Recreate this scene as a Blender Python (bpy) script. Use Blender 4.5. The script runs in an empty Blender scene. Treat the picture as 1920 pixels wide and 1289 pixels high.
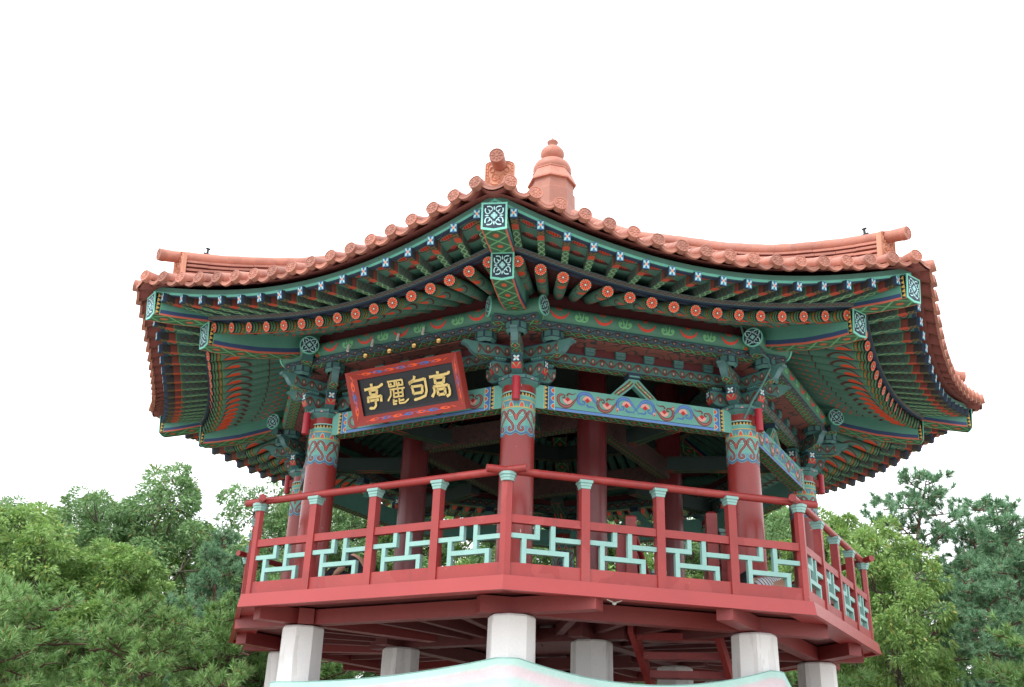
import bpy, math, random
import numpy as np
from mathutils import Vector, Matrix

scene = bpy.context.scene
COL = scene.collection
PI = math.pi

# ------------------------------------------------------------------ camera
FPX, YAW, PITCH, ROLL = 1903.1066, -0.0395, 0.4125, 0.0353   # focal length in pixels of a 1920 wide frame
CAM = Vector((0.0, -15.8751, 1.6))
F_ = Vector((math.sin(YAW) * math.cos(PITCH), math.cos(YAW) * math.cos(PITCH), math.sin(PITCH)))
R0 = Vector((math.cos(YAW), -math.sin(YAW), 0))
U0 = R0.cross(F_)
RIGHT = R0 * math.cos(ROLL) + U0 * math.sin(ROLL)
UP = U0 * math.cos(ROLL) - R0 * math.sin(ROLL)
cam_data = bpy.data.cameras.new('camera')
cam_data.sensor_width = 36.0
cam_data.lens = FPX / 1920.0 * 36.0
cam_data.clip_start = 0.1
cam_data.clip_end = 2000.0
cam = bpy.data.objects.new('camera', cam_data)
cam.matrix_world = Matrix(((RIGHT.x, UP.x, -F_.x, CAM.x), (RIGHT.y, UP.y, -F_.y, CAM.y),
                           (RIGHT.z, UP.z, -F_.z, CAM.z), (0, 0, 0, 1)))
COL.objects.link(cam)
scene.camera = cam

# ------------------------------------------------------------------ sky, sun, exposure
SUN_DIR = Vector((-0.55, -0.62, 0.95)).normalized()          # towards the sun
w = bpy.data.worlds.new('World')
scene.world = w
w.use_nodes = True
nt = w.node_tree
nt.nodes.clear()
out = nt.nodes.new('ShaderNodeOutputWorld')
bg = nt.nodes.new('ShaderNodeBackground')
sky = nt.nodes.new('ShaderNodeTexSky')
sky.sky_type = 'NISHITA'
sky.sun_disc = False
sky.sun_elevation = math.asin(SUN_DIR.z)
sky.sun_rotation = math.atan2(SUN_DIR.x, SUN_DIR.y)
sky.air_density = 1.0
sky.dust_density = 3.0
mx = nt.nodes.new('ShaderNodeMix')                            # thin clear sky under a closed white cloud layer
mx.data_type = 'RGBA'
mx.inputs[0].default_value = 0.92
nt.links.new(sky.outputs[0], mx.inputs[6])
mx.inputs[7].default_value = (13.6, 13.9, 14.3, 1)
nt.links.new(mx.outputs[2], bg.inputs[0])
bg.inputs[1].default_value = 0.1
nt.links.new(bg.outputs[0], out.inputs[0])

sun_d = bpy.data.lights.new('sun', 'SUN')
sun_d.energy = 1.3
sun_d.angle = math.radians(18)
sun_d.color = (1.0, 0.96, 0.9)
sun = bpy.data.objects.new('sun', sun_d)
sun.rotation_euler = (-SUN_DIR).to_track_quat('-Z', 'Y').to_euler()
sun.location = (0, 0, 40)
COL.objects.link(sun)

vs = scene.view_settings
vs.view_transform = 'Standard'
vs.look = 'None'
vs.exposure = 0.78
vs.gamma = 1.0
vs.use_curve_mapping = False

# ------------------------------------------------------------------ the octagon: corners k at azimuth A0 + 45k, sides between k and k+1
A0 = -0.0904
C8, S8, T8 = math.cos(PI / 8), math.sin(PI / 8), math.tan(PI / 8)
def az(k): return A0 + k * PI / 4
def am(k): return A0 + (k + 0.5) * PI / 4

# ------------------------------------------------------------------ helpers: materials
class Sk:                                                      # a socket with arithmetic
    def __init__(s, g, o): s.g, s.o = g, o
    def _b(s, op, a, b): return s.g.math(op, a, b)
    def __add__(s, b): return s._b('ADD', s, b)
    def __radd__(s, b): return s._b('ADD', b, s)
    def __sub__(s, b): return s._b('SUBTRACT', s, b)
    def __rsub__(s, b): return s._b('SUBTRACT', b, s)
    def __mul__(s, b): return s._b('MULTIPLY', s, b)
    def __rmul__(s, b): return s._b('MULTIPLY', b, s)
    def __truediv__(s, b): return s._b('DIVIDE', s, b)
    def __lt__(s, b): return s._b('LESS_THAN', s, b)
    def __gt__(s, b): return s._b('GREATER_THAN', s, b)
    def __abs__(s): return s.g.math('ABSOLUTE', s)
    def frac(s): return s.g.math('FRACT', s)
    def sq(s): return s * s
class Gr:
    def __init__(s, nt): s.nt = nt
    def n(s, t): return s.nt.nodes.new(t)
    def put(s, inp, v):
        if isinstance(v, Sk): s.nt.links.new(v.o, inp)
        elif isinstance(v, (tuple, list)): inp.default_value = (*v, 1) if len(v) == 3 and inp.type == 'RGBA' else v
        else: inp.default_value = v
    def math(s, op, a, b=None):
        n = s.n('ShaderNodeMath'); n.operation = op
        s.put(n.inputs[0], a)
        if b is not None: s.put(n.inputs[1], b)
        return Sk(s, n.outputs[0])
    def uv(s):
        n = s.n('ShaderNodeUVMap'); x = s.n('ShaderNodeSeparateXYZ')
        s.nt.links.new(n.outputs[0], x.inputs[0])
        return Sk(s, x.outputs[0]), Sk(s, x.outputs[1])
    def obj(s): return Sk(s, s.n('ShaderNodeTexCoord').outputs['Object'])
    def pos(s): return Sk(s, s.n('ShaderNodeNewGeometry').outputs['Position'])
    def island(s): return Sk(s, s.n('ShaderNodeNewGeometry').outputs['Random Per Island'])
    def rnd(s): return Sk(s, s.n('ShaderNodeObjectInfo').outputs['Random'])
    def noise(s, scale, vec=None, detail=3, rough=.6, stretch=None):
        n = s.n('ShaderNodeTexNoise'); n.inputs['Scale'].default_value = scale
        n.inputs['Detail'].default_value = detail; n.inputs['Roughness'].default_value = rough
        if vec is not None:
            if stretch:
                m = s.n('ShaderNodeMapping'); m.inputs['Scale'].default_value = stretch
                s.nt.links.new(vec.o, m.inputs[0]); s.nt.links.new(m.outputs[0], n.inputs['Vector'])
            else: s.nt.links.new(vec.o, n.inputs['Vector'])
        return Sk(s, n.outputs[0])
    def mix(s, f, a, b):
        n = s.n('ShaderNodeMix'); n.data_type = 'RGBA'
        s.put(n.inputs[0], f); s.put(n.inputs[6], a); s.put(n.inputs[7], b)
        return Sk(s, n.outputs[2])
    def mulc(s, a, k):                                         # colour times a factor
        n = s.n('ShaderNodeVectorMath'); n.operation = 'SCALE'
        s.put(n.inputs[0], a); s.put(n.inputs['Scale'], k)
        return Sk(s, n.outputs[0])
    def ramp(s, f, stops, const=False):
        n = s.n('ShaderNodeValToRGB'); cr = n.color_ramp
        if const: cr.interpolation = 'CONSTANT'
        while len(cr.elements) < len(stops): cr.elements.new(0.5)
        for e, (p, c) in zip(cr.elements, stops): e.position = p; e.color = (*c, 1)
        s.put(n.inputs[0], f)
        return Sk(s, n.outputs[0])
def material(name, fn, rough=.55, bump=0., bscale=60, wear=.18, spec=.5, wscale=3.0, trans=0.):
    m = bpy.data.materials.new(name); m.use_nodes = True
    nt = m.node_tree; p = nt.nodes['Principled BSDF']; g = Gr(nt)
    c = fn(g) if callable(fn) else fn
    if wear:                                                   # uneven, faintly dirty paint
        a = g.noise(wscale, g.pos(), 5, .65); b = g.noise(wscale * 14, g.pos(), 3)
        k = (a - .5) * (wear * 2.2) + (b - .5) * (wear * 1.2) + 1.0
        c = g.mulc(c if isinstance(c, Sk) else (c[0], c[1], c[2]), k)
    g.put(p.inputs['Base Color'], c)
    r = g.noise(wscale * 5, g.pos(), 3)
    g.put(p.inputs['Roughness'], (r - .5) * .14 + rough)
    p.inputs['Specular IOR Level'].default_value = spec
    if bump:
        b = g.n('ShaderNodeBump'); b.inputs['Strength'].default_value = bump; b.inputs['Distance'].default_value = .01
        nt.links.new(g.noise(bscale, g.pos(), 4).o, b.inputs['Height'])
        nt.links.new(b.outputs[0], p.inputs['Normal'])
    return m

GREEN = (.095, .245, .195); TEAL = (.14, .40, .34); MINT = (.28, .60, .53); DARK = (.012, .017, .022)
NAVY = (.024, .050, .095); BLUE = (.075, .17, .48); ORANGE = (.78, .085, .028); BROWN = (.17, .045, .04)
RED = (.36, .042, .042); YELLOW = (.62, .40, .10); PINK = (.80, .38, .33); CYAN = (.50, .84, .86)
LGREEN = (.17, .46, .20); MAROON = (.11, .022, .026); SALMON = (.56, .245, .20); WHITE = (.78, .79, .78)
M = {}
for nm, c in dict(paint_green=GREEN, paint_teal=TEAL, paint_mint=MINT, paint_dark=DARK, paint_navy=NAVY, paint_blue=BLUE,
                  paint_orange=ORANGE, paint_brown=BROWN, paint_yellow=YELLOW, paint_pink=PINK, paint_cyan=CYAN,
                  paint_leaf=LGREEN, paint_maroon=MAROON, paint_white=WHITE, paint_deep_teal=(.045, .14, .14)).items():
    M[nm] = material(nm, c, rough=.62, wear=.16)
def _redwood(g):                                               # painted timber: patchy fading, dull streaks, small chips
    p = g.pos()
    c = g.mix(g.noise(2.2, p, 6, .7), (.33, .034, .031), (.25, .022, .022))
    c = g.mix(g.math('MULTIPLY', g.noise(6, p, 4, .6, (1, 1, .18)) > .60, .30), c, (.17, .028, .028))
    c = g.mix(g.math('MULTIPLY', g.noise(1.1, p, 3) > .56, .22), c, (.44, .085, .075))
    return g.mix(g.math('MULTIPLY', g.noise(38, p, 2, .5) > .76, .6), c, (.50, .30, .27))
M['red_wood'] = material('red_wood', _redwood, rough=.42, bump=.15, bscale=90)
def _col(g):                                                   # lacquered columns with pale chips and drips
    p = g.pos()
    base = g.mix(g.noise(1.7, p, 5), (.32, .036, .030), (.23, .022, .021))
    chip = g.noise(26, p, 2, .5, (1, 1, .35)) > .735
    crack = g.noise(9, p, 4, .6, (1, 1, .12)) > .78
    return g.mix(chip, g.mix(crack * .25, base, (.2, .03, .03)), (.62, .42, .36))
M['red_column'] = material('red_column', _col, rough=.30, bump=.06, bscale=40)
M['red_bright'] = material('red_bright', (.42, .018, .035), rough=.35)
def _tile(g):
    a = g.noise(2.0, g.pos(), 5, .7)
    c = g.mix(a, (.47, .190, .130), (.33, .125, .088))
    c = g.mulc(c, g.rnd() * .44 + .76)
    c = g.mix(g.math('MULTIPLY', g.noise(3.3, g.pos(), 2) > .52, .22), c, (.22, .085, .065))
    stain = g.noise(7, g.pos(), 5, .7)
    c = g.mix(g.math('MULTIPLY', (stain > .60), .30), c, (.20, .115, .10))
    return g.mix(g.math('MULTIPLY', g.noise(24, g.pos(), 3) > .70, .35), c, (.52, .40, .36))
M['roof_tile'] = material('roof_tile', _tile, rough=.55, bump=.25, bscale=70, wear=.14)
M['roof_under'] = material('roof_under', (.27, .075, .065), rough=.75)
def _gran(g):
    s = g.noise(160, g.pos(), 2); b = g.noise(3, g.pos(), 5)
    c = g.mix(s, (.70, .71, .72), (.95, .95, .94))
    st = g.noise(2.2, g.pos(), 5, .65, (1.6, 1.6, .22))
    c = g.mix(g.math('MULTIPLY', st > .56, .22), c, (.40, .39, .37))
    return g.mix(b, c, g.mulc(c, .86))
M['granite'] = material('granite', _gran, rough=.8, bump=.2, bscale=150, wear=.08)
M['deck_wood'] = material('deck_wood', lambda g: g.mix(g.noise(3, g.pos(), 5, .6, (1, 12, 1)), (.085, .05, .035), (.045, .028, .02)), rough=.6)
M['red_fascia'] = material('red_fascia', lambda g: g.mix(g.noise(1.2, g.pos(), 4), (.37, .040, .040), (.30, .031, .032)), rough=.33, wear=.06)
M['joist_red_shaded'] = material('joist_red_shaded', (.13, .028, .028), rough=.6)  # timber red with the deep shade under the floor put into it
M['beam_red_shaded'] = material('beam_red_shaded', (.21, .030, .029), rough=.5)  # same timber red, darkened in colour for shade under the floor edge
M['red_inner_shaded'] = material('red_inner_shaded', (.16, .022, .026), rough=.35)  # column red with the shade inside the pavilion put into the colour
M['paint_inner_shaded'] = material('paint_inner_shaded', (.022, .045, .04), rough=.7)  # inner timbers: dimness of the interior painted into the green
M['metal'] = material('metal', (.62, .62, .6), rough=.3, wear=.05); M['metal'].node_tree.nodes['Principled BSDF'].inputs['Metallic'].default_value = .9
M['brass'] = material('brass', (.75, .50, .20), rough=.25, wear=.05); M['brass'].node_tree.nodes['Principled BSDF'].inputs['Metallic'].default_value = 1.
M['gold'] = material('gold', (.78, .60, .22), rough=.45, wear=.08)

def _lattice(g, q=.16, ground=(.035, .10, .055), line=LGREEN, edge=(.55, .11, .07)):
    u, v = g.uv()
    tri = abs((u / q).frac() * 2 - 1); vv = abs(v * 2 - 1)
    ln = abs(vv - (1 - tri)) < .11
    el = ((tri / .30).sq() + (vv / .24).sq()) < 1
    c = g.mix(ln, ground, line)
    c = g.mix(el, c, (.62, .13, .05))
    return g.mix(vv > .90, c, edge)
M['lattice'] = material('lattice', _lattice, rough=.65)
M['lattice_small'] = material('lattice_small', lambda g: _lattice(g, .15, (.05, .12, .075), (.24, .55, .26), (.30, .09, .06)), rough=.65)
M['lattice_shaded'] = material('lattice_shaded', lambda g: _lattice(g, .11, (.02, .05, .035), (.10, .22, .10), (.20, .05, .04)), rough=.7)  # lattice pattern with its colours dimmed for the shaded interior
def _swirl(g, ground=(.06, .19, .17), line=(.13, .042, .036), dot=(.80, .26, .20), q=.25):
    u, v = g.uv()                                              # running scroll with dots; u in metres, v 0..1
    a = (u / q).frac()
    wv = g.math('SINE', a * (2 * PI)) * .26 + .5
    d = abs(v - wv) < .085
    d1 = g.math('SQRT', ((a - .25) * (q / .12)).sq() + ((v - .45)).sq())
    d2 = g.math('SQRT', ((a - .75) * (q / .12)).sq() + ((v - .55)).sq())
    ring1 = abs(d1 - .22) < .05; ring2 = abs(d2 - .22) < .05
    c = g.mix(g.math('MAXIMUM', g.math('MAXIMUM', ring1, ring2), d), ground, line)
    c = g.mix(g.math('MINIMUM', d1, d2) < .085, c, dot)
    return g.mix(abs(v * 2 - 1) > .86, c, NAVY)
M['swirl'] = material('swirl', _swirl, rough=.65)
M['swirl_blue'] = material('swirl_blue', lambda g: _swirl(g, (.06, .14, .18), (.07, .04, .04), (.68, .26, .20), .26), rough=.65)
M['swirl_dark'] = material('swirl_dark', lambda g: _swirl(g, (.11, .18, .18), (.13, .065, .055), (.2, .09, .06), .12), rough=.7)

def _rafter(g):                                                # u metres from the outer end, v 0..1 round the bar, .75 = underside
    u, v = g.uv()
    c = g.ramp(u / 1.4, [(0, DARK), (.012, (.10, .25, .13)), (.030, DARK), (.040, (.12, .27, .12)), (.062, (.03, .07, .04)),
                         (.078, (.16, .24, .08)), (.10, (.05, .13, .07)), (.112, (.16, .32, .12)), (.122, GREEN), (.55, GREEN),
                         (.60, (.10, .06, .04)), (.615, GREEN)], True)
    w = abs((v - .75)) * 2 * PI
    dots = ((((u - .118) / .012).sq() + (((w * 2.2).frac() - .5) / .28).sq()) < 1)
    c = g.mix(dots, c, ORANGE)
    wob = g.math('SINE', w * 7) * .018
    cloud = (((u - .40) / .20).sq() + ((w - .1) / 1.35).sq()) < 1
    cl2 = (((u - .385) / .165).sq() + ((w - .1) / 1.10).sq()) < 1
    c = g.mix(cloud, c, (.10, .035, .03)); c = g.mix(cl2, c, GREEN)
    blob = (((u - .33 + wob) / .115).sq() + (w / .80).sq()) < 1
    c = g.mix(blob, c, ORANGE)
    ten = abs(g.math('SINE', u * 42 + g.math('SINE', w * 5) * 2.2)) < .10
    zone = (u > .60) * (u < .82)
    c = g.mix(ten * zone, c, (.16, .36, .15))
    tip = ((abs(u - .93) / .035 + w / .35) < 1)
    c = g.mix(tip, c, (.55, .04, .04))
    st = ((u - 1.02) * 9).frac() < .4
    return g.mix(st * (u > 1.02) * (u < 1.25) * (w < .5), c, (.60, .12, .06))
M['rafter'] = material('rafter', _rafter, rough=.62, wear=.2)
def _flying(g):                                                # u metres from the outer end, v 0..1 across; island faces share it
    u, v = g.uv(); vv = abs(v * 2 - 1)
    c = g.ramp(u / .9, [(0, NAVY), (.05, (.03, .03, .03)), (.17, (.50, .075, .04)), (.30, (.09, .25, .12)), (.33, (.055, .135, .095))], True)
    tz = abs((u / .055).frac() * 2 - 1)
    c = g.mix(((abs(vv - tz) < .3)) * (u < .15) * (u > .045), c, (.20, .15, .05))
    tri = abs(((u - .31) / .13).frac() * 2 - 1)
    ln = (abs(vv * .8 - (1 - tri) * .8) < .17) * (u > .31)
    return g.mix(ln, c, (.24, .50, .25))
M['flying'] = material('flying', _flying, rough=.62)
def _flyside(g):
    u, v = g.uv()
    c = g.ramp(u / .9, [(0, NAVY), (.05, (.03, .03, .03)), (.17, (.20, .05, .04)), (.27, (.09, .25, .12)), (.29, (.065, .135, .12))], True)
    a = (u / .09).frac(); wv = g.math('SINE', a * 2 * PI) * .25 + .5
    d = (abs(v - wv) < .13) * (u > .30)
    return g.mix(d, c, (.09, .06, .045))
M['flying_side'] = material('flying_side', _flyside, rough=.65)
def _gaepan(g):                                                # u 0..1 across a bay, v metres from the eave inward
    u, v = g.uv(); uu = (u - .5)
    o1 = ((uu / .42).sq() + ((v - .15) / .075).sq()) < 1
    o2 = ((uu / .35).sq() + ((v - .15) / .058).sq()) < 1
    r1 = ((uu / .27).sq() + ((v - .15) / .042).sq()) < 1
    c = g.mix(o1, GREEN, (.045, .03, .03)); c = g.mix(o2, c, GREEN)
    r1b = g.math('SINE', u * 60) * .3 + .75
    c = g.mix(r1, c, g.mulc((.75, .07, .035), r1b))
    tail = (abs(uu) < .06) * (v > .22) * (v < .245)
    c = g.mix(tail, c, (.50, .09, .05))
    cl = ((uu / .38).sq() + ((v - .47) / .06).sq()) < 1
    c = g.mix(cl, c, (.085, .03, .028))
    r2 = ((uu / .17).sq() + ((v - .42) / .04).sq()) < 1
    return g.mix(r2 * (g.math('SINE', u * 70) > -.4), c, (.60, .08, .05))
M['gaepan'] = material('gaepan', _gaepan, rough=.65)
def _cloudboard(g):
    p = g.noise(2.2, g.pos(), 2, .5)
    st = abs((p * 7).frac() - .5) < .09
    return g.mix(st, (.24, .085, .07), (.05, .05, .06))
M['cloud_board'] = material('cloud_board', _cloudboard, rough=.7)

M['rail_teal'] = material('rail_teal', lambda g: g.mix(g.noise(4, g.pos(), 4), (.26, .47, .435), (.20, .39, .36)), rough=.45)
M['paint_sky'] = material('paint_sky', (.11, .27, .36), rough=.6)
M['paint_edge'] = material('paint_edge', (.06, .13, .30), rough=.6)
M['paint_sky2'] = material('paint_sky2', (.12, .26, .60), rough=.6)
M['paint_pinkbrown'] = material('paint_pinkbrown', (.34, .13, .12), rough=.6)
M['paint_scarlet'] = material('paint_scarlet', (.52, .025, .03), rough=.6)
M['paint_teal_pale'] = material('paint_teal_pale', (.33, .66, .66), rough=.6)
M['plate_ground'] = material('plate_ground', (.013, .03, .055), rough=.6)
M['plate_edge'] = material('plate_edge', (.20, .62, .50), rough=.55)
M['paint_cap'] = material('paint_cap', (.080, .22, .205), rough=.55)
M['paint_slate'] = material('paint_slate', (.10, .22, .235), rough=.5)
M['paint_purlin'] = material('paint_purlin', (.085, .245, .18), rough=.6)
M['paint_red2'] = material('paint_red2', (.74, .06, .035), rough=.6)
M['paint_leaf2'] = material('paint_leaf2', (.20, .56, .26), rough=.6)
M['paint_green2'] = material('paint_green2', (.10, .27, .12), rough=.6)
M['paint_vermilion'] = material('paint_vermilion', (.90, .12, .042), rough=.5)
M['paint_white3'] = material('paint_white3', (.48, .56, .40), rough=.5)
M['paint_white2'] = material('paint_white2', (.70, .80, .62), rough=.5)
M['paint_royal'] = material('paint_royal', (.04, .15, .31), rough=.55)
M['paint_cyan2'] = material('paint_cyan2', (.36, .66, .68), rough=.55)
M['paint_salmon'] = material('paint_salmon', (.80, .36, .24), rough=.55)
M['eave_teal'] = material('eave_teal', (.17, .58, .46), rough=.45)
M['eave_grey'] = material('eave_grey', (.10, .25, .21), rough=.6)
M['lattice_beam'] = material('lattice_beam', lambda g: _lattice(g, .34, (.05, .14, .075), (.16, .46, .21), (.66, .15, .10)), rough=.6)
M['paint_coral'] = material('paint_coral', (.62, .14, .09), rough=.6)
M['paint_navy2'] = material('paint_navy2', (.035, .075, .18), rough=.6)
M['beam_green'] = material('beam_green', (.10, .31, .245), rough=.6)
M['clay'] = material('clay', lambda g: g.mix(g.noise(18, g.pos(), 4), (.62, .30, .19), (.50, .22, .15)), rough=.7, bump=.2)
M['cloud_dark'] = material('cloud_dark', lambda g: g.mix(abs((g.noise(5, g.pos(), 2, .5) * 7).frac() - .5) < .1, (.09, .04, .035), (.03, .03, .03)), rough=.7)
M['sign_red'] = material('sign_red', (.34, .04, .03), rough=.5)
M['sign_black'] = material('sign_black', (.007, .010, .017), rough=.5, wear=.1)
M['skin'] = material('skin', (.52, .30, .21), rough=.5, wear=.05)
M['black_cloth'] = material('black_cloth', (.016, .018, .024), rough=.85)
M['hair'] = material('hair', (.010, .009, .009), rough=.45)
M['bark'] = material('bark', lambda g: g.mix(g.noise(9, g.pos(), 5, .7, (1, 1, .25)), (.045, .035, .028), (.13, .10, .08)), rough=.9, bump=.6, bscale=20)
M['bark_pine'] = material('bark_pine', lambda g: g.mix(g.noise(9, g.pos(), 5, .7, (1, 1, .3)), (.06, .035, .028), (.17, .095, .07)), rough=.9, bump=.6, bscale=20)

# ------------------------------------------------------------------ helpers: meshes
class MB:
    def __init__(s): s.v, s.f, s.m, s.uv, s.mats = [], [], [], [], []
    def mi(s, mat):
        if mat not in s.mats: s.mats.append(mat)
        return s.mats.index(mat)
    def face(s, pts, mat, uv=None):
        b = len(s.v); s.v += [tuple(p) for p in pts]
        s.f.append(tuple(range(b, b + len(pts)))); s.m.append(s.mi(mat))
        s.uv.append(uv if uv else [(0, 0)] * len(pts))
    def box(s, x0, x1, y0, y1, z0, z1, mat, bottom=None, front=None, uvlen='x'):
        P = [(x0, y0, z0), (x1, y0, z0), (x1, y1, z0), (x0, y1, z0), (x0, y0, z1), (x1, y0, z1), (x1, y1, z1), (x0, y1, z1)]
        def q(i, m, uv): s.face([P[k] for k in i], m, uv)
        L = x1 - x0
        su = [(0, 0), (L, 0), (L, 1), (0, 1)]
        q((0, 1, 5, 4), front or mat, su)
        q((2, 3, 7, 6), front or mat, su)
        q((3, 2, 1, 0), bottom or mat, [(0, 1), (L, 1), (L, 0), (0, 0)])
        q((4, 5, 6, 7), mat, su)
        q((1, 2, 6, 5), mat, [(0, 0), (.1, 0), (.1, 1), (0, 1)]); q((3, 0, 4, 7), mat, [(0, 0), (.1, 0), (.1, 1), (0, 1)])
    def frustum(s, n, r0, r1, z0, z1, mat, cx=0, cy=0, rot=0, cap=True):
        a = [(cx + r0 * math.cos(rot + 2 * PI * i / n), cy + r0 * math.sin(rot + 2 * PI * i / n), z0) for i in range(n)]
        b = [(cx + r1 * math.cos(rot + 2 * PI * i / n), cy + r1 * math.sin(rot + 2 * PI * i / n), z1) for i in range(n)]
        for i in range(n): s.face([a[i], a[(i + 1) % n], b[(i + 1) % n], b[i]], mat)
        if cap: s.face(a[::-1], mat); s.face(b, mat)
    def lathe(s, prof, n, mat, cx=0, cy=0, rot=0):
        for (r0, z0), (r1, z1) in zip(prof, prof[1:]):
            s.frustum(n, r0, r1, z0, z1, mat, cx, cy, rot, False)
    def tube(s, path, rad, n, mat, cap=None, up=(0, 0, 1), arc=None, ulen0=0.):
        """sweep; arc=(a0,a1) makes an open section.  uv: u along the path in metres, v 0..1 round (.75 = underside)."""
        path = [Vector(p) for p in path]
        if not isinstance(rad, (list, tuple)): rad = [rad] * len(path)
        rings, U = [], ulen0
        us = []
        for i, p in enumerate(path):
            d = (path[min(i + 1, len(path) - 1)] - path[max(i - 1, 0)]).normalized()
            sx = d.cross(Vector(up))
            sx = sx.normalized() if sx.length > 1e-6 else Vector((1, 0, 0))
            sz = sx.cross(d)
            if i: U += (p - path[i - 1]).length
            us.append(U)
            a0, a1 = arc if arc else (0, 2 * PI)
            k = n + 1
            rings.append([p + (sx * math.cos(a0 + (a1 - a0) * j / n) + sz * math.sin(a0 + (a1 - a0) * j / n)) * rad[i] for j in range(k)])
        for i in range(len(path) - 1):
            for j in range(n):
                v0, v1 = j / n, (j + 1) / n
                s.face([rings[i][j], rings[i][j + 1], rings[i + 1][j + 1], rings[i + 1][j]], mat,
                       [(us[i], v0), (us[i], v1), (us[i + 1], v1), (us[i + 1], v0)])
        if cap:
            s.face(rings[0][:-1] if not arc else rings[0], cap); s.face((rings[-1][:-1] if not arc else rings[-1])[::-1], cap)
    def prism(s, prof, y0, y1, mat, side=None):
        """profile (x, z) extruded along y"""
        a = [(x, y0, z) for x, z in prof]; b = [(x, y1, z) for x, z in prof]
        xs = [p[0] for p in prof]; zs = [p[1] for p in prof]
        H = max(zs) - min(zs)
        uv = [(x - min(xs), (z - min(zs)) / H) for x, z in prof]
        s.face(a, side or mat, uv); s.face(b[::-1], side or mat, uv[::-1])
        n = len(prof); L = 0.
        for i in range(n):
            j = (i + 1) % n; l = math.hypot(prof[j][0] - prof[i][0], prof[j][1] - prof[i][1])
            s.face([a[j], a[i], b[i], b[j]], mat, [(L + l, 0), (L, 0), (L, 1), (L + l, 1)]); L += l
    def ribbon(s, pts, wd, fm, mat, closed=False):
        """painted line: 2-D polyline of width wd (number or list) laid on a surface by fm(u, v)"""
        n = len(pts)
        ws = wd if isinstance(wd, (list, tuple)) else [wd] * n
        L, R = [], []
        for i in range(n):
            a = pts[(i - 1) % n] if (closed or i) else pts[i]
            b = pts[(i + 1) % n] if (closed or i < n - 1) else pts[i]
            dx, dy = b[0] - a[0], b[1] - a[1]; l = math.hypot(dx, dy) or 1
            nx, ny = -dy / l * ws[i] / 2, dx / l * ws[i] / 2
            L.append(fm(pts[i][0] + nx, pts[i][1] + ny)); R.append(fm(pts[i][0] - nx, pts[i][1] - ny))
        for i in range(n if closed else n - 1):
            j = (i + 1) % n
            s.face([R[i], R[j], L[j], L[i]], mat)
    def poly(s, pts, fm, mat): s.face([fm(*p) for p in pts], mat)
    def ell(s, cx, cy, rx, ry, fm, mat, n=10, rot=0., a0=0., a1=2 * PI):
        full = abs(a1 - a0 - 2 * PI) < 1e-6
        P = []
        for i in range(n if full else n + 1):
            t = a0 + (a1 - a0) * i / n; x, y = rx * math.cos(t), ry * math.sin(t)
            P.append((cx + x * math.cos(rot) - y * math.sin(rot), cy + x * math.sin(rot) + y * math.cos(rot)))
        s.poly(P, fm, mat)
    def mesh(s, name, smooth=None):
        me = bpy.data.meshes.new(name)
        me.from_pydata(s.v, [], s.f)
        for mt in s.mats: me.materials.append(M[mt] if isinstance(mt, str) else mt)
        me.polygons.foreach_set('material_index', s.m)
        uvl = me.uv_layers.new(name='UVMap')
        flat = [c for f in s.uv for p in f for c in p]
        uvl.data.foreach_set('uv', flat)
        if smooth is not None:
            import bmesh
            bm = bmesh.new(); bm.from_mesh(me)
            bmesh.ops.remove_doubles(bm, verts=bm.verts, dist=1e-5)
            for f in bm.faces: f.smooth = True
            for e in bm.edges:
                if len(e.link_faces) == 2 and e.calc_face_angle(0) > math.radians(smooth): e.smooth = False
                elif len(e.link_faces) != 2: e.smooth = False
            bm.to_mesh(me); bm.free()
        me.update()
        return me
def put(name, me, parent=None, rz=0., loc=(0, 0, 0), rot=None):
    o = bpy.data.objects.new(name, me)
    o.location = loc
    o.rotation_euler = rot if rot else (0, 0, rz)
    COL.objects.link(o)
    if parent: o.parent = parent
    return o
def empty(name, loc=(0, 0, 0), rz=0.):
    return put(name, None, None, rz, loc)
def tag(o, label=None, cat=None, group=None, kind=None):
    if label: o['label'] = label
    if cat: o['category'] = cat
    if group: o['group'] = group
    if kind: o['kind'] = kind
    return o
def spiral(cx, cy, r0, r1, a0, a1, n=14):
    return [(cx + (r0 + (r1 - r0) * i / n) * math.cos(a0 + (a1 - a0) * i / n),
             cy + (r0 + (r1 - r0) * i / n) * math.sin(a0 + (a1 - a0) * i / n)) for i in range(n + 1)]
def bez(p0, p1, p2, p3, n=10):
    o = []
    for i in range(n + 1):
        t = i / n; a, b, c, d = (1 - t) ** 3, 3 * t * (1 - t) ** 2, 3 * t * t * (1 - t), t ** 3
        o.append((a * p0[0] + b * p1[0] + c * p2[0] + d * p3[0], a * p0[1] + b * p1[1] + c * p2[1] + d * p3[1]))
    return o
def lerp(a, b, t): return a + (b - a) * t

# ------------------------------------------------------------------ ground
def _ground(g):
    p = g.pos()
    near = g.mix(g.noise(1.5, p, 5), (.46, .43, .39), (.37, .34, .31))
    return g.mix(g.math('MULTIPLY', g.noise(.05, p, 4) > .55, .5), near, (.20, .19, .12))
M['ground'] = material('ground', _ground, rough=.9, bump=.3, bscale=12)
mb = MB()
mb.face([(-900, -900, 0), (900, -900, 0), (900, 900, 0), (-900, 900, 0)], 'ground')
tag(put('ground', mb.mesh('ground')), kind='structure')
# ================================================================== the pavilion
pav = tag(empty('pavilion'), 'eight-sided painted wooden pavilion with red railing, green eaves and salmon tiled roof on granite posts', 'pavilion')
RC = 4.0                                   # column circle
NC = RC * C8
HS = RC * S8
DECK = 3.70

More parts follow.
